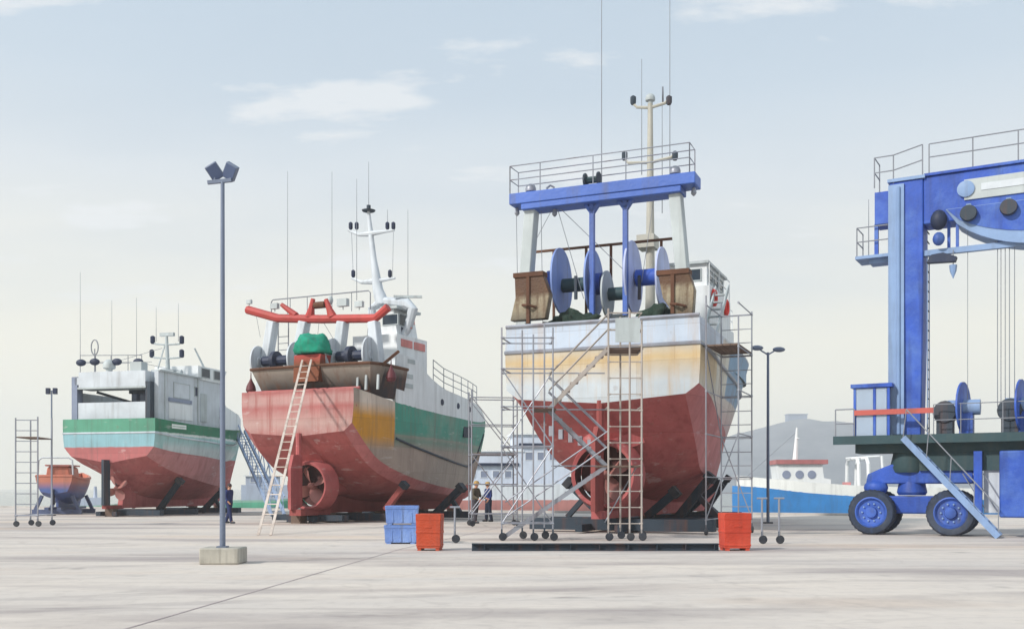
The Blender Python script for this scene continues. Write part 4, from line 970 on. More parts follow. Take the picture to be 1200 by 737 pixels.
# stair scaffold behind the stern of the big trawler
def stair_scaffold():
    D0 = 29.8; o = V(((670-CX)/F*D0, D0, 0)); e = empty('stair_scaffold', o, 0, 'tall stair scaffold with three zigzag flights across the stern of the big red trawler', 'scaffold', 'scaffolds in the yard')
    def L(px, py, y=0.):
        q = W(px, py, D0+y)-o; return V((q.x, y, q.z))
    dp = 1.15
    posts = [(588, 0, 6.2), (612, dp, 6.3), (625, 0, 6.0), (638, dp, 6.5), (648, 0, 6.2), (713, 0, 6.75), (727, dp, 6.7), (738, 0, 6.7), (752, dp, 6.6), (752, 0, 6.3)]
    for i, (px, y, h) in enumerate(posts):
        c = L(px, 600, y); c.z = 0
        MB().tube(c+V((0, 0, .2)), c+V((0, 0, h)), .03 if px > 700 else .025, n=7).build('post', M['tan_tube'] if px > 700 else M['galv'], e)
        caster(e, c)
    x = {px: L(px, 600, y).x for px, y, h in posts}
    x0, x1, xa, xb = L(588, 600).x, L(648, 600).x, L(713, 600).x, L(752, 600).x
    for z in (.5, 1.6, 2.75, 3.9, 5.0, 5.9):
        for y in (0, dp): sleeve((x0, y, z), (x1, y, z), .02).build('ledger', M['galv'], e)
        MB().tube((x0, 0, z), (x0+.25, dp, z), .022, n=6).build('ledger', M['galv'], e); MB().tube((x1, 0, z), (x1, dp, z), .022, n=6).build('ledger', M['galv'], e)
    for z in [.5+.47*k for k in range(13)]:
        sleeve((xa, 0, z), (xb, 0, z), .017).build('rung', M['tan_tube'], e)
    for z in (2.2, 3.9, 5.55):
        MB().tube((xa, dp, z), (xb, dp, z), .022, n=6).build('ledger', M['tan_tube'], e)
        for xx in (xa, xb): MB().tube((xx, 0, z), (xx, dp, z), .022, n=6).build('ledger', M['tan_tube'], e)
    for z in (3.9, 5.0, 2.2): MB().tube((x1, dp, z), (xa, dp, z), .022, n=6).build('ledger', M['galv'], e)
    for (a, b) in (((x0, 0, .5), (x1, 0, 2.75)), ((x1, dp, .5), (x0, dp, 2.75)), ((x0, dp, 2.75), (x1, dp, 5.0)), ((xa, dp, .5), (xb, dp, 2.2)), ((x0, 0, 5.0), (x1, 0, 2.75))): MB().tube(a, b, .02, n=6).build('brace', M['galv'], e)
    def landing(xl, xr, z):
        mb = MB()
        for k in range(4): mb.box(xl, xr, .05+k*.27, .05+k*.27+.25, z-.05, z)
        mb.build('landing', M['board'], e)
    zt, zm, zl = L(735, 407).z, L(640, 478).z, L(715, 545).z
    landing(xa-.05, xb+.05, zt); landing(x1-.55, x1+.1, zm); landing(xa-.3, xb, zl)
    def flight(p, q, y0, y1, m_):
        p, q = V(p), V(q); fl = empty  # one flight = stringers, treads and handrails
        mb = MB()
        for y in (y0, y1): mb.bar((p.x, y, p.z), (q.x, y, q.z), .045, .11)
        n = max(5, int(abs(q.z-p.z)/.24))
        for k in range(1, n):
            t = k/n; c = p.lerp(q, t); mb.box(c.x-.12, c.x+.12, y0, y1, c.z-.02, c.z+.02)
        o2 = mb.build('stair_flight', m_, e)
        for y in (y0, y1):
            for h in (.55, 1.0):
                MB().tube((p.x, y, p.z+h), (q.x, y, q.z+h), .02, n=6).build('handrail', m_, o2)
    flight((xa, 0, zt), (x1-.1, 0, zm), .1, .5, M['tan_tube'])
    flight((x1-.1, 0, zm), (xa, 0, zl), .62, 1.02, M['galv'])
    flight((xa, 0, zl), (x0+.1, 0, .12), .1, .5, M['galv'])
    for h in (.5, 1.0): MB().path([(xa, 0, zt+h), (xb, 0, zt+h), (xb, dp, zt+h)], .022, 6).build('handrail', M['tan_tube'], e)
    # gate frame at the top landing
    MB().box(xa+.2, xb-.05, -.03, .0, zt+.15, zt+.85).build('guard_panel', M['grey_paint'], e)
stair_scaffold()
# loose caster posts right of the orange barrel and by the rusty tub
def prop_stand(px, py, h, label):
    p = G(px, py); e = empty('prop_stand', p, 0, label, 'prop', 'short props on casters')
    MB().tube((0, 0, .2), (0, 0, h), .03, n=7).build('post', M['galv'], e); MB().tube((-.14, 0, h), (.14, 0, h), .03, n=6).build('head', M['galv'], e); caster(e, (0, 0, 0))
prop_stand(533, 636, 1.0, 'short prop on a caster right of the orange tub, left of the two workers')
prop_stand(893, 637, 1.25, 'short prop on a caster just right of the red tub')
prop_stand(913, 637, 1.25, 'short prop on a caster, rightmost of the two by the red tub')

# ------------------------------------------------------------------ ladder, gangway, beam, tubs
def ladder():
    f1, f2 = G(302, 626), G(318, 628); t1, t2 = B2.world((B2.at(353, 432, .7).x, .7, 7.0)), None
    e = empty('long_ladder', (f1+f2)/2, 0, 'long pale wooden ladder leaning on the rusty red stern of the middle trawler', 'ladder')
    mid = (f1+f2)/2; side = (B2.s*.9+V((.2, -.1, 0))).normalized()*.24
    top = B2.world((B2.at(360, 430, .75).x, .72, 7.25))-mid
    for s in (-1, 1): MB().bar(side*s*1.05, top+side*s, .085, .05).build('rail', M['ladder'], e)
    n = 22
    for k in range(1, n):
        c = top*(k/n); MB().tube(c-side, c+side, .02, n=6).build('rung', M['ladder'], e)
ladder()
def gangway():
    a = B1.world((.95, 12.6, 5.35)); b = V(((326-CX)/F*56, 56, .1)); e = empty('gangway', V((b.x, b.y, 0)), 0, 'pale blue lattice gangway sloping down from the green bow of the left trawler', 'gangway')
    d = (a-b); s = V((-d.y, d.x, 0)).normalized()*.35; o0 = V((0, 0, .1))
    for k in (-1, 1):
        MB().bar(o0+s*k, o0+d+s*k, .14, .16).build('stringer', M['gangway'], e)
        u = V((0, 0, 1.0)); MB().tube(o0+s*k+u, o0+d+s*k+u, .045, n=6).build('handrail', M['gangway'], e)
        pts = [o0+s*k+d*(i/14)+(u if i % 2 else V((0, 0, 0))) for i in range(15)]
        MB().path(pts, .03, 5).build('lattice', M['gangway'], e)
    mb = MB()
    for i in range(1, 26): c = o0+d*(i/26); mb.bar(c-s, c+s, .2, .04)
    mb.build('tread', M['gangway'], e)
    MB().bar(V((0, 0, .05))-s, V((0, 0, .05))+s, .2, .1).build('foot', M['dark_steel'], e)
gangway()
p, q = G(553, 645), G(842, 645); c = (p+q)/2
bm_ = MB(); Lb = (q-p).length/2
for z0, z1, w in ((0, .02, .2), (.02, .16, .03), (.16, .18, .2)): bm_.box(-Lb, Lb, -w/2, w/2, z0, z1)
for k in range(9): bm_.box(-Lb+.3+k*.7, -Lb+.32+k*.7, -.095, .095, .02, .16)
o = bm_.build('steel_beam', M['cradle_steel']); o.location = c; tag(o, 'long dark steel beam lying on the concrete in front of the big trawler', 'beam')
def tub(px0, px1, py, y_top, labels, mat, name='fish_tub', rz=0., group=None):
    a, b = G(px0, py), G(px1, py); w = (b-a).length; D = a.y; H = (py-y_top)/F*D; tiers = len(labels); hh = H/tiers; d = w*.4
    for t, label in enumerate(labels):
        e = empty(name, ((a+b)/2+V((.012*t, w*.35, hh*t))), rz+(.06 if t else 0), label, 'tub', group)
        def ring(s, z): return [V((x*s*w/2, y*s*d, z)) for x, y in ((-1, -1), (1, -1), (1, 1), (-1, 1))]
        mb = MB(); R1, R2, R3, R4 = ring(.93, .06*hh), ring(.98, hh*.86), ring(.9, hh*.86), ring(.84, hh*.2)
        mb.raw(R1+R2+R3+R4, [(0, 3, 2, 1)]+[(i, (i+1) % 4, 4+(i+1) % 4, 4+i) for i in range(4)]+[(4+i, 4+(i+1) % 4, 8+(i+1) % 4, 8+i) for i in range(4)]+[(8+i, 8+(i+1) % 4, 12+(i+1) % 4, 12+i) for i in range(4)]+[(12, 13, 14, 15)])
        o = mb.build('tub_body', mat, e, bevel=.02)
        def band(nm, z0, z1, k=1.):
            rm = MB()
            for (x0, x1, y0, y1) in ((-w/2*k, w/2*k, -d*k, -d*.9), (-w/2*k, w/2*k, d*.9, d*k), (-w/2*k, -w*.45, -d*.9, d*.9), (w*.45, w/2*k, -d*.9, d*.9)): rm.box(x0, x1, y0, y1, z0, z1)
            rm.build(nm, mat, e, bevel=.012)
        band('rim', hh*.8, hh*.98, 1.0 if tiers > 1 else .995)
        if tiers == 1:
            band('hoop', hh*.46, hh*.53, .985); band('hoop', hh*.12, hh*.17, .965)
            MB().box(-w*.14, w*.14, -d*1.0, -d*.92, hh*.60, hh*.66).build('handle', mat, e, bevel=.01)
        else:
            for x in (-.28, 0, .28): MB().box(x*w-.03*w, x*w+.03*w, -d*.985, -d*.9, hh*.12, hh*.78).build('rib', mat, e)
        for x in (-.36, .36): MB().box(x*w-.07*w, x*w+.07*w, -d*.9, d*.9, 0, hh*.08).build('skid', mat, e)
tub(450, 489, 637, 592, ['lower of the two stacked pale blue fish tubs, standing on the concrete', 'upper of the two stacked pale blue fish tubs'], M['tub_blue'], group='stacked blue fish tubs')
tub(488, 518, 645, 601, ['orange rust-stained upright tub just right of the stacked blue tubs'], M['tub_orange'], 'upright_tub', R(-6))
tub(847, 880, 645, 600, ['bright red upright tub in front of the right scaffold of the big trawler'], M['tub_red'], 'upright_tub', R(5))
# ------------------------------------------------------------------ lamp posts
def lamp_front():
    p = G(257, 661); p.y += .2; e = empty('lamp_post', p, 0, 'tall grey floodlight pole set in a concrete block in the left foreground', 'lamp post', 'lamp posts')
    D = p.y; w = 46/F*D; h = 19/F*D
    MB().box(-w/2, w/2, -.25, .45, 0, h).build('concrete_foot', M['concrete_block'], e, bevel=.03)
    top = (HZ-213)/F*D+EYE; X = (259.5-257.8)/F*D-.02
    MB().path([(X, 0, h-.02), (X, 0, top*.5), (X, 0, top)], [.06, .05, .04], 12).build('pole', M['lamp_steel'], e)
    MB().box(X-.1, X+.1, -.1, .1, h, h+.03).build('flange', M['lamp_steel'], e)
    ct = MB().bar((X-.3, 0, top-.02), (X+.18, 0, top+.03), .07).build('cross_arm', M['lamp_steel'], e)
    for s, x, rz in ((-1, -.16, .5), (1, .16, -.6)):
        Mx = Matrix.Translation((X+x, 0, top+.2)) @ Matrix.Rotation(s*.55, 4, 'Y') @ Matrix.Rotation(.5, 4, 'X')
        l = MB().box(-.13, .13, -.06, .06, -.16, .16, Mx).bar((X+x, 0, top), (X+x, 0, top+.16), .04).build('floodlight', M['lamp_steel'], e, bevel=.015)
        MB().box(-.11, .11, -.068, -.061, -.14, .14, Mx).build('lens', paint('lamp_lens', srgb(84, 98, 130), streak=None), l)
lamp_front()
def lamp_twin(px, py, ptop, label, r=.055, heads=True):
    p = G(px, py); D = p.y; e = empty('lamp_post', p, 0, label, 'lamp post', 'lamp posts'); top = (HZ-ptop)/F*D+EYE
    MB().path([(0, 0, 0), (0, 0, top)], [r*1.3, r], 10).build('pole', M['lamp_steel'], e); MB().box(-.18, .18, -.18, .18, 0, .06).build('foot', M['dark_steel'], e)
    if heads:
        for s in (-1, 1):
            l = MB().path([(0, 0, top-.1), (s*.25, 0, top+.05), (s*.35, 0, top+.12)], .035, 6).build('arm', M['lamp_steel'], e)
            MB().ball((s*.48, 0, top+.2-.07*(s > 0)), .28, 1.0, .45, .42, n=10).build('lamp_head', M['lamp_steel'], l)
    else:
        MB().bar((-.22, 0, top), (.22, 0, top), .05).build('arm', M['lamp_steel'], e)
        for s in (-1, 1): MB().box(s*.2-.1, s*.2+.1, -.1, .1, top-.18, top+.16).build('lamp_head', M['navy_fit'], e)
lamp_twin(900, 613, 413, 'slim twin-headed lamp post near the blue trawler, right of the red tub')
lamp_twin(60.5, 604, 458, 'thin far lamp post rising behind the small orange and blue boat', .04, False)
# ------------------------------------------------------------------ small boat on its cradle
def small_boat():
    b = Boat('small_fishing_boat', 63, 0, -6, 'small orange and blue wooden boat propped on a cradle at the far left', Y=60)
    T = [(0, 1.15, .6, .75, 1.35, .92, 1.75, 1.02, 2.35), (1, .75, .7, .85, 1.1, 1.02, 1.6, 1.12, 2.25), (2.5, .55, .75, .8, .95, 1.02, 1.5, 1.12, 2.2), (4, .55, .8, .5, 1., .75, 1.55, .9, 2.3), (5.4, 1.3, 1, .02, 1.8, .03, 2.0, .05, 2.55)]
    ob = banded('orange_blue_hull', srgb(84, 104, 158), [(1.72, 5, -9, 9, srgb(196, 126, 106), .25)], amt=.35); oo = paint('orange_deck', srgb(196, 122, 102), amt=.4)
    blue = banded('lower_hull', srgb(84, 104, 158), [(1.45, 5, -9, 9, srgb(150, 110, 130), .25)], amt=.35)
    hull(T, 'hull', [blue, ob, ob, oo], b.root, bul=.35, nst=20)
    strake(T, .86, .05, 0, 5.2, 'rub_rail', oo, b.root, n=16)
    MB().prism([(-.72, 2.0), (.72, 2.0), (.62, 2.75), (.5, 2.85), (-.5, 2.85), (-.62, 2.75)], 1.8, lambda u, v, w: (u, 1.6+w, v)).build('cabin', oo, b.root, bevel=.05)
    MB().box(-.68, .68, .55, 2.65, 2.86, 2.95).build('roof', paint('roof_salmon', srgb(186, 118, 110)), b.root)
    MB().path([(-1.0, .3, 2.35), (-.95, .3, 3.2), (-.75, .3, 3.35), (.75, .3, 3.35), (.95, .3, 3.2), (1.0, .3, 2.35)], .05, 6).build('hoop_rail', M['pale_paint'], b.root)
    keel([(.6, .45), (4.6, .45), (5.2, 1.3), (3, 1.), (.6, 1.1)], .14, 'keel', blue, b.root)
    MB().prism([(-.3, .6), (.1, .6), (.1, 1.5), (-.2, 1.5)], .08, lambda u, v, w: (w, u, v)).build('rudder', M['navy_fit'], b.root)
    e = empty('boat_cradle', b.o, -b.h, 'small dark cradle beneath the little orange and blue boat', 'cradle', 'steel cradles under the boats')
    sl = paint('slate_blue_timber', srgb(84, 96, 128), amt=.4)
    for y in (.6, 3.2):
        MB().box(-1.4, 1.4, y-.12, y+.12, .04, .3).build('cross_beam', sl, e)
        for s in (-1, 1): MB().bar((s*1.25, y, .25), (s*.86, y, 1.12), .18).build('support_arm', sl, e)
    for s in (-1, 1): MB().box(s*.35-.12, s*.35+.12, -.2, 4.6, .3, .44).build('long_beam', sl, e)
small_boat()
# ------------------------------------------------------------------ boats afloat beyond the quay
GA = 'boats afloat beyond the quay'
def moored(name, label, px_stern, Y, head, L, zs, beam, cols, water=-1.3, wlz=-.9, bulw=.8):
    b = Boat(name, px_stern, 0, head, label, Y=Y, group=GA)
    h = beam/2; zst, zm, zb = zs
    T = [(0, -.9, .8, h*.6, -.6, h*.85, wlz+.3, h*.92, zst), (L*.2, -1.8, .8, h*.75, -1.1, h*.97, wlz+.2, h, (zst*2+zm)/3), (L*.5, -2.2, .8, h*.75, -1.2, h, wlz+.2, h, zm), (L*.75, -2.2, .85, h*.45, -1.2, h*.7, wlz+.3, h*.85, (zm+zb)/2-.1*(zb-zm)), (L*.93, -2., .9, h*.1, -1, h*.2, wlz+.5, h*.4, zb*.92+zm*.08), (L, -.8, 1, .02, -.2, .04, wlz+.8, .08, zb)]
    low = paint(name+'_boot', cols[2], amt=.3)
    side = banded(name+'_side', cols[0], [], amt=.25)
    hull(T, 'hull', [low, side, side, M['grey_paint']], b.root, bul=.1, nst=26)
    if bulw: side_wall(T, [(0, zst+bulw), (L*.5, zm+bulw), (L*.8, (zm+zb)/2+bulw), (L*.985, zb+bulw)], 'bulwark', paint(name+'_bulwark', cols[1], amt=.2, var=.06), b.root, deck=False, flare=.02)
    return b, T
whm = paint('far_white', srgb(226, 228, 228), amt=.15, var=.05)
b, T = moored('blue_trawler', 'blue hulled trawler with white wheelhouse afloat beyond the quay at the right', 1180, 74, -86, 19.6, (.75, .95, 1.75), 5.2, (srgb(62, 132, 196), srgb(228, 228, 224), srgb(52, 110, 170)), bulw=.75)
r = b.root
dk = MB(); YY = lambda px: (1180-px)/F*74
wh = MB().prism([(YY(972), .8), (YY(916), .8), (YY(911), 3.3), (YY(962), 3.3), (YY(964), 2.3), (YY(972), 2.2)], 3.0, lambda u, v, w: (w, u, v)).build('wheelhouse', whm, r)
MB().box(-1.7, 1.7, YY(968), YY(909), 3.3, 3.62).build('roof', paint('faded_red_roof', srgb(176, 112, 112), amt=.3), wh)
for px in (921, 936, 950):
    p = (-1.5, YY(px), 2.55); MB().lathe([(0, 0), (.3, 0), (.3, .04), (0, .05)], p, (-1, 0, 0), 14).build('window', paint('far_glass', srgb(132, 140, 160), streak=None) if px == 921 else bpy.data.materials['far_glass'], wh)
for px in (932, 956):
    p = (-1.5, YY(px), 1.65); MB().lathe([(0, 0), (.2, 0), (.2, .04), (0, .05)], p, (-1, 0, 0), 12).build('porthole', bpy.data.materials['far_glass'], wh)
mp = MB().path([(0, YY(936), 3.6), (0, YY(937), 4.6), (0, YY(938), 6.0)], [.2, .15, .07], 8).build('mast', whm, r); MB().tube((-.7, YY(938), 5.2), (.7, YY(938), 5.2), .04).build('crosstree', whm, mp)
for px in (1003, 1014):
    MB().path([(-1.8, YY(px), .9), (-1.6, YY(px), 3.3), (-1.2, YY(px), 3.7), (1.2, YY(px), 3.7), (1.6, YY(px), 3.3), (1.8, YY(px), .9)], .13, 8).build('gallows', whm, r)
MB().path([(0, YY(995), 3.75), (0, YY(1034), 3.9)], .08).build('gallows_beam', whm, r); MB().path([(-1.2, YY(1034), .9), (-1., YY(1032), 3.9)], .1).build('stern_post', whm, r)
MB().box(-1.9, -1.2, YY(993), YY(986), 1.3, 2.0).build('fish_box', paint('faint_red_box', srgb(206, 140, 140)), r); MB().box(-1.9, -1.1, YY(1100), YY(1080), 1.2, 2.0).build('hatch', whm, r)
MB().tube((0, YY(870), 1.9), (0, YY(936), 5.6), .015, n=4).build('forestay', M['wire'], r)
# pale ship with a red hull, mid
b, T = moored('coaster', 'pale workboat with faded red hull and stepped grey deckhouses, behind the two workers', 520, 98, 86, 22, (.5, .5, .9), 6, (srgb(186, 128, 122), srgb(222, 226, 230), srgb(160, 96, 92)), bulw=1.5)
r = b.root; sl = paint('far_slate', srgb(206, 214, 228), amt=.15, var=.08); XX = lambda px: (px-520)/F*98
MB().box(-2.2, 2.2, XX(540), XX(610), 1., 5.0).build('deckhouse', sl, r); MB().box(-2.4, 2.4, XX(600), XX(665), 1., 6.6).build('deckhouse', sl, r)
MB().box(-2.5, 2.5, XX(538), XX(612), 5., 5.12).box(-2.6, 2.6, XX(596), XX(668), 6.6, 6.72).build('roof', whm, r)
MB().box(2.2, 2.5, XX(545), XX(606), 3.7, 3.95).build('rubber_fender', M['navy_fit'], r); MB().box(2.4, 2.7, XX(606), XX(662), 5.55, 5.8).build('awning', M['navy_fit'], r)
for px in (618, 632, 646): window(r, face((2.4, XX(px), 4.6), R(90)), .7, .7, whm, bpy.data.materials['far_glass'])
for px in (552, 566, 580, 594): window(r, face((2.2, XX(px), 2.9), R(90)), .6, .6, whm, bpy.data.materials['far_glass'])
# green hulled boats at the left
b, T = moored('green_boat', 'far green hulled boat with stepped grey deckhouse, seen under the lattice gangway', 258, 96, 80, 8.0, (.25, .3, .6), 3.2, (srgb(98, 172, 142), srgb(150, 190, 172), srgb(70, 130, 108)), bulw=.2)
r = b.root; X2 = lambda px: (px-258)/F*96
g1 = paint('far_grey', srgb(176, 184, 200), amt=.2, var=.08)
MB().box(-1.1, 1.1, X2(283), X2(336), .4, 1.9).build('deckhouse', g1, r); MB().box(-1., 1., X2(288), X2(326), 1.9, 2.7).build('wheelhouse', g1, r); MB().box(-1.15, 1.15, X2(286), X2(329), 2.7, 2.8).build('roof', whm, r)
MB().tube((0, X2(292), 2.7), (0, X2(292), 5.2), .05).build('mast', g1, r)
for px in (296, 306, 316): window(r, face((1., X2(px), 2.35), R(90)), .4, .4, whm, bpy.data.materials['far_glass'])
b, T = moored('green_boat', 'tiny low green hulled boat with a grey cabin, just left of a black rudder', 86, 92, 84, 4.6, (-.1, -.05, .15), 2.0, (srgb(98, 168, 136), srgb(150, 190, 172), srgb(70, 130, 108)), bulw=.1)
r = b.root
MB().prism([(.7, .0), (2.9, .0), (2.7, .75), (.9, .75)], 1.3, lambda u, v, w: (w, u, v)).build('cabin', g1, r); MB().path([(0, 1.9, .7), (0, 1.9, 1.75)], [.18, .13], 8).build('mast', g1, r)

# ------------------------------------------------------------------ travelling boat hoist
TL = Boat('boat_hoist', 1065, 0, 30, 'huge blue wheeled boat hoist with tall column and overhead beam at the right edge', Y=34, cat='boat hoist')
def travel_lift():
    t = TL.root; at = TL.at; LB, LP = M['lift_blue'], M['lift_pale']
    zt = 11.6; zd = 3.2; END = 9.5
    xl = at(985, 515, 0).x
    dk = MB().box(xl, END, -1.0, 1.0, zd-.12, zd).box(xl-.02, END, -1.04, -1.0, zd-.22, zd+.06).build('deck', M['green_steel'], t)
    MB().box(xl+.6, END, -.55, .55, zd-.5, zd-.12).build('deck_girder', M['green_steel'], t)
    MB().box(.4, 6.5, -.5, .5, zd-1.1, zd-.5).build('lower_girder', M['green_steel'], t)
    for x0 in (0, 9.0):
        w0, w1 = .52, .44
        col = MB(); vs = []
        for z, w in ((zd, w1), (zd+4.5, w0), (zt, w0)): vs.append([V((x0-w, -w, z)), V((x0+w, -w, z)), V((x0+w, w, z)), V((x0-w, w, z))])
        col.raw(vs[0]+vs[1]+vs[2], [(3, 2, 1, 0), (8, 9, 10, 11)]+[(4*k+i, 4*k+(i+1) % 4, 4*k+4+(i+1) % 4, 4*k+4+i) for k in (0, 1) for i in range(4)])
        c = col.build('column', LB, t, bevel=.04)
        MB().box(x0-w0-.03, x0-.06, -w0-.07, -w0+.0, zd+.1, zt-.1).build('lit_face_panel', LP, c); MB().tube((x0-.22, -w0-.1, zd+.1), (x0-.22, -w0-.1, zt-.2), .05).build('conduit', LP, c)  # pale panel stands in for the sunlit left face of the column
        MB().box(x0-w0-.06, x0+w0+.06, -w0-.06, w0+.06, zt, zt+.1).build('column_cap', LP, c)
        MB().box(x0-.75, x0-.1, -w0-.04, w0+.04, zt-.55, zt-.05).build('head_plate', LP, c) if False else None
        # bogie: pivot, yoke, equaliser and two twin wheels
        bg = MB().lathe([(.55, 0), (.6, .15), (.5, .6), (.5, .95)], (x0, 0, zd-1.15), n=20).build('bogie_pivot', M['green_steel'], t)
        MB().prism([(x0-1.3, 1.68), (x0+2.0, 1.68), (x0+2.0, 2.1), (x0+1.0, 2.2), (x0+.6, 2.32), (x0-.5, 2.32), (x0-.8, 2.2), (x0-1.25, 2.0)], .8, lambda u, v, w: (u, w, v)).build('yoke', LB, bg, bevel=.05)
        MB().lathe([(.42, 0), (.48, .1), (.4, .5)], (x0+.1, 0, 1.3), n=14).build('steer_hub', LB, bg)
        MB().ball((x0-1.0, -.25, 1.55), .36, 1.1, .9, .8).build('steer_motor', LB, bg)
        MB().box(x0-.95, x0+1.3, -.36, .36, .7, 1.28).build('equaliser', LB, bg, bevel=.05)
        for dx in (-1.05, 1.38):
            for dy in (-.62, .62):
                c_ = V((x0+dx, dy, .74)); tw = .24
                tyre = [(.5, -tw*.7), (.51, -tw), (.58, -tw*1.05), (.69, -tw*.95), (.74, -tw*.6), (.74, tw*.6), (.69, tw*.95), (.58, tw*1.05), (.51, tw), (.5, tw*.7)]
                wl = MB().lathe(tyre, c_, (0, 1, 0), 40, cap=False).build('tyre', M['tyre'], t)
                tr = MB()
                for k in range(30):
                    a = 2*math.pi*k/30; d = V((math.cos(a), 0, math.sin(a)))
                    for s in (-1, 1): tr.bar(c_+d*.745+V((0, s*.01, 0)), c_+(V((math.cos(a+s*.07), 0, math.sin(a+s*.07))))*.745+V((0, s*tw*.62, 0)), .05, .012, up=d)
                tr.build('tread', M['tyre'], wl)
                sgn = -1 if dy < 0 else 1
                MB().lathe([(0, -.2*sgn), (.5, -.18*sgn), (.52, .235*sgn), (.47, .26*sgn), (.4, .15*sgn), (.2, .13*sgn), (.17, .24*sgn), (.0, .26*sgn)], c_, (0, 1, 0), 28).build('rim', M['rim'], wl)
                for k in range(10):
                    a = 2*math.pi*k/10; MB().tube(c_+V((.29*math.cos(a), .13*sgn, .29*math.sin(a))), c_+V((.29*math.cos(a), .19*sgn, .29*math.sin(a))), .03, n=6).build('wheel_nut', M['lift_pale'], wl) if dy < 0 else None
    # upper beam with sheaves, hoist trough, lower rail and walkway
    zb = at(1090, 262, -.5).z
    ub = MB().box(.52, 9.0, -.48, .48, zb, zt+.05).build('upper_beam', LB, t, bevel=.04)
    MB().box(.55, 9.0, -.56, .56, zt+.05, zt+.13).build('beam_flange', LB, ub)
    MB().box(at(1130, 215, -.5).x, 6.5, -.53, -.48, at(1160, 231, -.5).z, at(1160, 207, -.5).z).build('pale_panel', M['grey_paint'], ub); MB().box(at(1150, 215, -.5).x, 6.0, -.55, -.53, at(1160, 222, -.5).z, at(1160, 214, -.5).z).build('panel_groove', M['pale_paint'], ub)
    c = at(1132, 222, -.5); MB().lathe([(0, 0), (.26, 0), (.26, .1), (.16, .12), (0, .12)], (c.x, -.48, c.z), (0, -1, 0), 20).build('sheave_cover', LP, ub)
    tx0, tx1 = at(1108, 265, -.6).x, 6.8; zz = at(1110, 245, -.6).z; dpt = zz-at(1180, 288, -.6).z
    pts = [(tx0+(tx1-tx0)*k/16, zz-dpt*math.sin(math.pi*k/16)**.6) for k in range(17)]
    tr = MB().prism(pts, 1.15, lambda u, v, w: (u, w, v)).build('hoist_trough', LP, ub)
    MB().prism([(u, zz-.02+(v-zz)*.7) for u, v in pts], 1.2, lambda u, v, w: (u+.05, w, v)).build('trough_web', LB, tr)
    for px, py in ((1135, 250), (1182, 243)):
        p = at(px, py, -.7); MB().lathe([(0, -.12), (.24, -.12), (.26, 0), (.24, .12), (0, .12)], p, (0, 1, 0), 18).build('sheave', M['dark_steel'], ub)
        MB().bar(p+V((0, .05, .3)), p+V((0, .05, 0)), .14).build('sheave_hanger', M['lift_pale'], ub)
    zl = at(1090, 297, -.3).z
    lr = MB().box(-.6, 9.0, -.42, -.22, zl-.09, zl+.09).build('lower_rail', LP, t)
    for px in (1112, 1122, 1171): p = at(px, 280, -.3); MB().bar((p.x, -.3, zl), (p.x, -.3, zz-.1), .09).build('rail_hanger', LB, lr)
    # hanging blocks near the column
    for px, py, rr, mt, sz in ((1100, 258, .3, 'navy_fit', 1.1), (1100, 280, .22, 'lift_blue', 1.0)):
        MB().ball(at(px, py, -.6), rr, .85, .8, sz).build('pulley_block', M[mt], lr)
    p = at(1100, 303, -.5); MB().prism([(p.x-.35, p.z-.12), (p.x-.2, p.z+.12), (p.x+.15, p.z+.15), (p.x+.55, p.z-.02), (p.x+.5, p.z-.16)], .3, lambda u, v, w: (u, -.5+w, v)).build('floodlight', M['navy_fit'], lr)
    p = at(1117, 318, -.5); MB().lathe([(.12, .2), (.1, 0), (.0, -.25)], p, n=8).build('hanging_lamp', M['lift_pale'], lr); MB().tube(p+V((0, 0, .2)), V((p.x, p.y, zl)), .015, n=4).build('wire', M['wire'], lr)
    # beam walkway rails
    railing([V((.7, -.5, zt+.13)), V((2.0, -.5, zt+.13)), V((3.3, -.5, zt+.13)), V((4.6, -.5, zt+.13)), V((6.0, -.5, zt+.13))], .95, 'beam_railing', M['wire'], t, rails=(1., .55))
    railing([V((-1.0, .4, zt-.1)), V((-1.0, -.5, zt-.1)), V((-.4, -.5, zt-.1)), V((.5, -.5, zt+.1))], 1.0, 'head_railing', M['wire'], t)
    # head box and small platform left of the column
    bx = at(1028, 245, 0).x; hb = MB().box(bx, -.52, -.45, .45, at(1035, 266, 0).z, at(1035, 229, 0).z).build('head_box', LB, t)
    MB().box(bx-.02, bx+.1, -.4, -.25, at(1030, 302, 0).z, at(1030, 266, 0).z).build('hanger', LB, hb)
    px_ = at(1006, 303, 0).x; zp = at(1020, 303, 0).z
    pf = MB().box(px_, -.5, -.55, .55, zp-.1, zp).box(-1.2, -.5, -.3, .3, zp-.24, zp-.1).build('service_platform', M['lift_pale'], t)
    railing([V((px_+.05, .5, zp)), V((px_+.05, -.5, zp)), V((-.55, -.5, zp))], .95, 'platform_railing', M['wire'], t)
    whip(t, V((at(1018, 300, 0).x, 0, zp)), 2.0, M['wire'])
    # ladder on the column
    ld = MB(); xq = .62
    for y in (-.3, .1): ld.tube((xq, y, zd), (xq, y, zl), .02, n=5)
    ld.build('rung_ladder', M['lift_pale'], t)
    rg = MB()
    for k in range(21): rg.tube((xq, -.3, zd+.3+.32*k), (xq, .1, zd+.3+.32*k), .022, n=5)
    rg.build('rung', M['dark_steel'], t)
    # deck gear: cabin, red rail, motors, cable drums
    a, b_ = at(1004, 508, -.6), at(1044, 508, -.6); zr = at(1020, 455, -.6).z
    cb = MB(); cb.bar((a.x, -.9, zr), (b_.x, -.9, zr), .06).bar((a.x, .5, zr), (b_.x, .5, zr), .06).bar((a.x, -.9, zr), (a.x, .5, zr), .06)
    for x in (a.x, (a.x*.42+b_.x*.58), b_.x-.02):
        for y in (-.9, .5): cb.bar((x, y, zd), (x, y, zr), .08, .08)
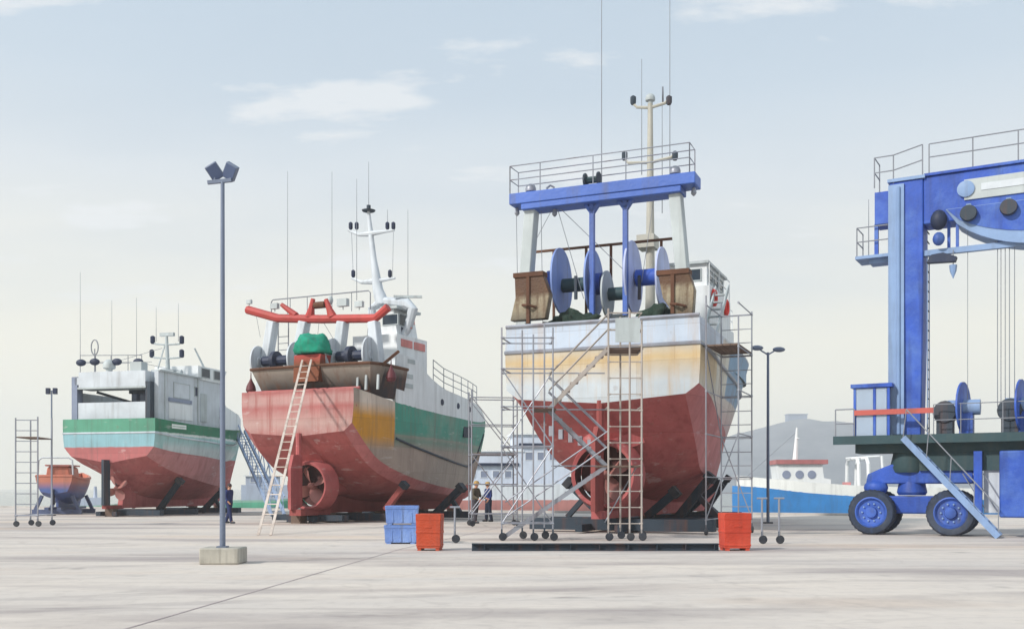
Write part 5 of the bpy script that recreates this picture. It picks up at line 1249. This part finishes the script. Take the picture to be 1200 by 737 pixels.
    cb = cb.build('cabin_frame', LB, t); MB().box(a.x-.12, b_.x+.1, -1.0, .6, zr, zr+.12).build('cabin_roof', LB, cb)
    gl = newmat('cabin_glass'); gl[2].inputs['Transmission Weight'].default_value = .45; gl[2].inputs['Roughness'].default_value = .02; gl[2].inputs['IOR'].default_value = 1.02; gl[2].inputs['Base Color'].default_value = (.55, .66, .80, 1)
    for x0, x1 in ((a.x+.05, a.x*.42+b_.x*.58-.05), (a.x*.42+b_.x*.58+.05, b_.x-.08)): MB().box(x0, x1, -.92, -.89, zd+.05, zr-.03).build('pane', gl[0], cb); MB().box(x0, x1, .49, .52, zd+.05, zr-.03).build('pane', gl[0], cb)
    MB().box(a.x-.01, a.x+.02, -.85, .45, zd+.05, zr-.03).build('pane', gl[0], cb)
    MB().bar((a.x, -.98, zd+.82), (at(1094, 490, -.98).x, -.98, zd+.82), .05, .17).build('red_rail', M['orange_stripe'], t)
    railing([V((xl+.05, -.98, zd)), V((a.x, -.98, zd))], .95, 'deck_railing', M['wire'], t); railing([V((.9, -.98, zd)), V((1.7, -.98, zd)), V((2.9, -.98, zd)), V((4.2, -.98, zd)), V((6, -.98, zd))], 1.0, 'deck_railing', M['wire'], t, rails=(1., .5), r=.016)
    for px_m, px_d in ((1108, 1129), (1184, 1197)):
        p = at(px_m, 485, -.3); p.z = zd+.78
        mo = MB().lathe([(0, -.4), (.34, -.36), (.38, -.1), (.38, .2), (.28, .36), (0, .4)], p, (0, 1, 0), 16).box(p.x-.24, p.x+.24, -.6, 0.0, zd, p.z-.2).build('winch_motor', M['dark_steel'], t)
        q = at(px_d, 480, -.3); q.z = zd+.92
        dd = net_drum_disc(t, q, .82, .08, M['lift_blue'], axis=(1, -.15, 0), name='cable_drum'); MB().tube(q+V((-.45, 0, 0)), q+V((.5, 0, 0)), .25, n=14).build('drum_core', M['lift_pale'], dd)
        MB().box(q.x-.1, q.x+.3, q.y-.25, q.y+.25, zd, q.z-.2).build('drum_pedestal', LB, dd)
    # hoist cables
    for px in (1134, 1169, 1173, 1178, 1183, 1189): p = at(px, 300, -.3); MB().tube((p.x, -.3, zd+.9), (p.x, -.3, zz-dpt*.4), .012 if px > 1150 else .009, n=4).build('hoist_cable', M['wire'], t)
    # access stair down to the concrete
    p, q = at(1060, 516, -1.1), TL.at(1171, 622, -1.35); q = V((q.x, q.y, .05)); p.z = zd-.05
    s_ = V((0, .28, 0)); st = MB()
    for k in (-1, 1): st.bar(p+s_*k, q+s_*k, .07, .2)
    so_ = st.build('access_stair', LP, t); sd_ = MB()
    for k in range(1, 13): c = p.lerp(q, k/13); sd_.box(c.x-.12, c.x+.12, c.y-.27, c.y+.27, c.z-.015, c.z+.015)
    sd_.build('stair_tread', LP, so_)
    hr = MB().tube(p+V((.1, -.28, .9)), q+V((0, -.28, .9)), .02)
    for k in range(5): c = p.lerp(q, k/4)+V((0, -.28, 0)); hr.tube(c, c+V((.1*(1-k/4), 0, .9)), .016, n=5)
    hr.build('handrail', M['wire'], so_)
    # engine housing under the deck
    p = at(1171, 560, -.9); MB().box(p.x, p.x+2.6, -.9, .9, .62, zd-.5).build('engine_housing', LB, t, bevel=.05)
    p = at(1146, 560, -.7); MB().box(p.x-.12, p.x+.12, -.75, -.55, .7, zd-.5).build('hanger_post', LB, t)
    p = at(1153, 560, -.4); MB().box(p.x, p.x+.6, -.4, -.34, .75, zd-1.1).build('vent_panel', M['pale_paint'], t)
    for k in range(3): MB().bar((p.x-.6+.3*k, -.6, zd-1.2), (p.x+.1+.3*k, -.6, .8), .03).build('brace', M['wire'], t)
travel_lift()

# ------------------------------------------------------------------ people
def skin(name, verts, edges, radii, mat, parent=None, lv=2):
    me = bpy.data.meshes.new(name); me.from_pydata([V(v) for v in verts], edges, []); me.materials.append(mat)
    o = bpy.data.objects.new(name, me); COL.objects.link(o)
    o.modifiers.new('s', 'SKIN'); sk = me.skin_vertices
    if not sk: return o
    for d, r in zip(sk[0].data, radii): d.radius = (r, r) if not isinstance(r, tuple) else r
    sk[0].data[0].use_root = True
    ss = o.modifiers.new('d', 'SUBSURF'); ss.levels = lv; ss.render_levels = lv
    bpy.context.view_layer.update()
    dg = bpy.context.evaluated_depsgraph_get(); ev = bpy.data.meshes.new_from_object(o.evaluated_get(dg))
    o.modifiers.clear(); o.data = ev; bpy.data.meshes.remove(me); ev.name = name
    for p in ev.polygons: p.use_smooth = True
    if not ev.materials: ev.materials.append(mat)
    if parent is not None: o.parent = parent
    return o
SK = paint('skin', srgb(188, 138, 112), var=.06, streak=None, bump=0)
def person(px, py, label, rz, h, jacket, trousers, hair, cap=None, stride=.0, arms=((.04, .02), (.0, .05)), lean=0., turn=0.):
    p = G(px, py); e = empty('person', p, rz, label, 'person'); k = h/1.75
    J = {'pel': (0, 0, .95), 'wai': (0, lean*.3, 1.10), 'che': (0, lean*.7, 1.30), 'nkb': (0, lean, 1.46), 'nk': (0, lean-.015, 1.53), 'hd': (0, lean-.03, 1.62), 'top': (0, lean-.01, 1.70)}
    vs, rd, ed, ix = [], [], [], {}
    def add(nm, c, r, to=None):
        ix[nm] = len(vs); vs.append(V(c)*k); rd.append(r*k if not isinstance(r, tuple) else tuple(q*k for q in r))
        if to is not None: ed.append((ix[to], ix[nm]))
    add('pel', J['pel'], (.15, .11)); add('wai', J['wai'], (.135, .10), 'pel'); add('che', J['che'], (.165, .115), 'wai'); add('nkb', J['nkb'], .075, 'che'); add('nk', J['nk'], .058, 'nkb'); add('hd', J['hd'], (.085, .098), 'nk'); add('top', J['top'], (.07, .08), 'hd')
    legs, armp = {}, {}
    for s, st in ((-1, stride), (1, -stride)):
        hp, kn, an, to = (s*.09, 0, .90), (s*.105, -st*.45-.02, .50), (s*.11, -st+(.06 if st < 0 else 0), .09), (s*.125, -st-.14+(.06 if st < 0 else 0), .035)
        add(('h', s), hp, .095, 'pel'); add(('k', s), kn, .062, ('h', s)); add(('a', s), an, .042, ('k', s)); add(('t', s), to, (.04, .03), ('a', s)); legs[s] = (hp, kn, an, to)
        a = arms[0 if s < 0 else 1]
        sh = (s*.20, lean*.95, 1.41); el = (s*(.25+a[1]*.6), lean*.9+.04-a[0]*.6, 1.13); wr = (s*(.25+a[1]-.02), lean-.02-a[0]*2.2, .90+a[0]*.9)
        add(('s', s), sh, .058, 'che'); add(('e', s), el, .044, ('s', s)); add(('w', s), wr, .030, ('e', s)); d = (V(wr)-V(el)).normalized()
        add(('p', s), V(wr)+d*.07, (.04, .022), ('w', s)); armp[s] = (sh, el, wr, d)
    body = skin('body', vs, ed, rd, SK, e)
    # fingers and thumb
    for s in (-1, 1):
        sh, el, wr, d = armp[s]; pc = V(wr)+d*.085; fw = V((0, -1, 0)); 
        for f in range(5):
            if f < 4: a = pc+fw*(.027-.018*f); L = (.06, .07, .065, .05)[f]; pts = [a-d*.02, a+d*L*.5+V((-s*.006, 0, 0)), a+d*L+V((-s*.024, 0, 0))]
            else: a = V(wr)+d*.03+fw*.025; pts = [a-d*.01, a+d*.03+fw*.028, a+d*.06+fw*.032]
            MB().path([q*k for q in pts], [.0095*k, .009*k, .007*k], 6).build('finger' if f < 4 else 'thumb', SK, body)
    # face
    hd = V(J['hd'])*k
    fc = MB(); fc.ball(hd+V((0, -.092, -.012))*k, .013*k, .8, 1.2, 1.6)
    for s in (-1, 1): fc.ball(hd+V((s*.088, .012, -.005))*k, .026*k, .4, .7, 1.2)
    fc.build('face', SK, body)
    ey = MB()
    for s in (-1, 1): ey.ball(hd+V((s*.032, -.082, .015))*k, .011*k)
    ey.build('eye', M['glass'], body); MB().ball(hd+V((0, -.084, -.055))*k, .022*k, 1.2, .4, .3).build('mouth', paint('lip', srgb(150, 88, 80), streak=None) if 'lip' not in bpy.data.materials else bpy.data.materials['lip'], body)
    hm = MB(); hm.ball(hd+V((0, .018, .035))*k, .105*k, .93, 1.02, .98)
    hm.build('hair', hair, body)
    if cap is not None:
        c = MB().lathe([(.125*k, 0), (.118*k, .03*k), (.1*k, .085*k), (.06*k, .115*k), (0, .125*k)], hd+V((0, .005, .04))*k, n=18).build('hard_hat', cap, body)
        MB().prism([(-.09*k, 0), (.09*k, 0), (.07*k, -.07*k), (-.07*k, -.07*k)], .015*k, lambda u, v, w: (u, hd.y-.1*k+v, hd.z+.045*k+w)).build('hat_brim', cap, c)
    # clothes
    vs2, rd2, ed2 = [], [], []; ix2 = {}
    def add2(nm, c, r, to=None):
        ix2[nm] = len(vs2); vs2.append(V(c)*k); rd2.append(r*k if not isinstance(r, tuple) else tuple(q*k for q in r))
        if to is not None: ed2.append((ix2[to], ix2[nm]))
    add2('a', (0, 0, .89), (.20, .155)); add2('b', J['wai'], (.17, .13), 'a'); add2('c', J['che'], (.195, .14), 'b'); add2('d', (0, lean, 1.455), (.10, .09), 'c')
    for s in (-1, 1):
        sh, el, wr, d = armp[s]; add2(('s', s), sh, .078, 'c'); add2(('e', s), el, .064, ('s', s)); add2(('w', s), V(wr)-d*.01, .048, ('e', s))
    skin('jacket', vs2, ed2, rd2, jacket, body)
    vs2, rd2, ed2 = [], [], []; ix2 = {}
    add2('p', (0, 0, .98), (.18, .14)); add2('u', (0, lean*.2, 1.09), (.165, .125), 'p')
    for s in (-1, 1):
        hp, kn, an, to = legs[s]; add2(('h', s), V(hp)+V((0, 0, -.04)), .115, 'p'); add2(('k', s), kn, .086, ('h', s)); add2(('a', s), V(an)+V((0, 0, -.05)), .074, ('k', s))
    skin('trousers', vs2, ed2, rd2, trousers, body)
    for s in (-1, 1):
        hp, kn, an, to = legs[s]; mb = MB(); mb.path([(V(an)+V((0, .05, -.045)))*k, (V(an)+V((0, -.03, -.04)))*k, (V(to)+V((0, 0, .012)))*k, (V(to)+V((0, -.05, .005)))*k], [.045*k, .052*k, .046*k, .03*k], 10); mb.build('boot', M['black'], body)
    return e
cl = lambda n, c: paint(n, c, var=.2, streak=None, rough=.9, bump=.3, scale=4)
person(268.5, 613, 'dark haired person in navy work clothes walking by the lamp post, at the left', R(70), 1.76, cl('navy_jacket', srgb(46, 58, 104)), cl('navy_trousers', srgb(44, 54, 92)), cl('dark_hair', srgb(70, 58, 62)), None, .2, ((.05, .02), (-.03, .02)))
person(557, 613, 'worker in a tan hat and grey-brown overalls, left of the pair by the scaffold', R(60), 1.84, cl('khaki_jacket', srgb(88, 82, 70)), cl('grey_trousers', srgb(66, 64, 72)), cl('brown_hair', srgb(92, 70, 50)), paint('tan_hat', srgb(176, 142, 84), streak=None), .07, ((.12, .0), (.16, .0)), -.03)
person(572.5, 611, 'worker in a tan hat and bright navy jacket, right of the pair by the scaffold', R(-60), 1.82, cl('blue_jacket', srgb(40, 56, 108)), cl('dark_trousers', srgb(36, 44, 62)), bpy.data.materials['brown_hair'], bpy.data.materials['tan_hat'], .05, ((.1, .0), (.05, .0)), -.02)
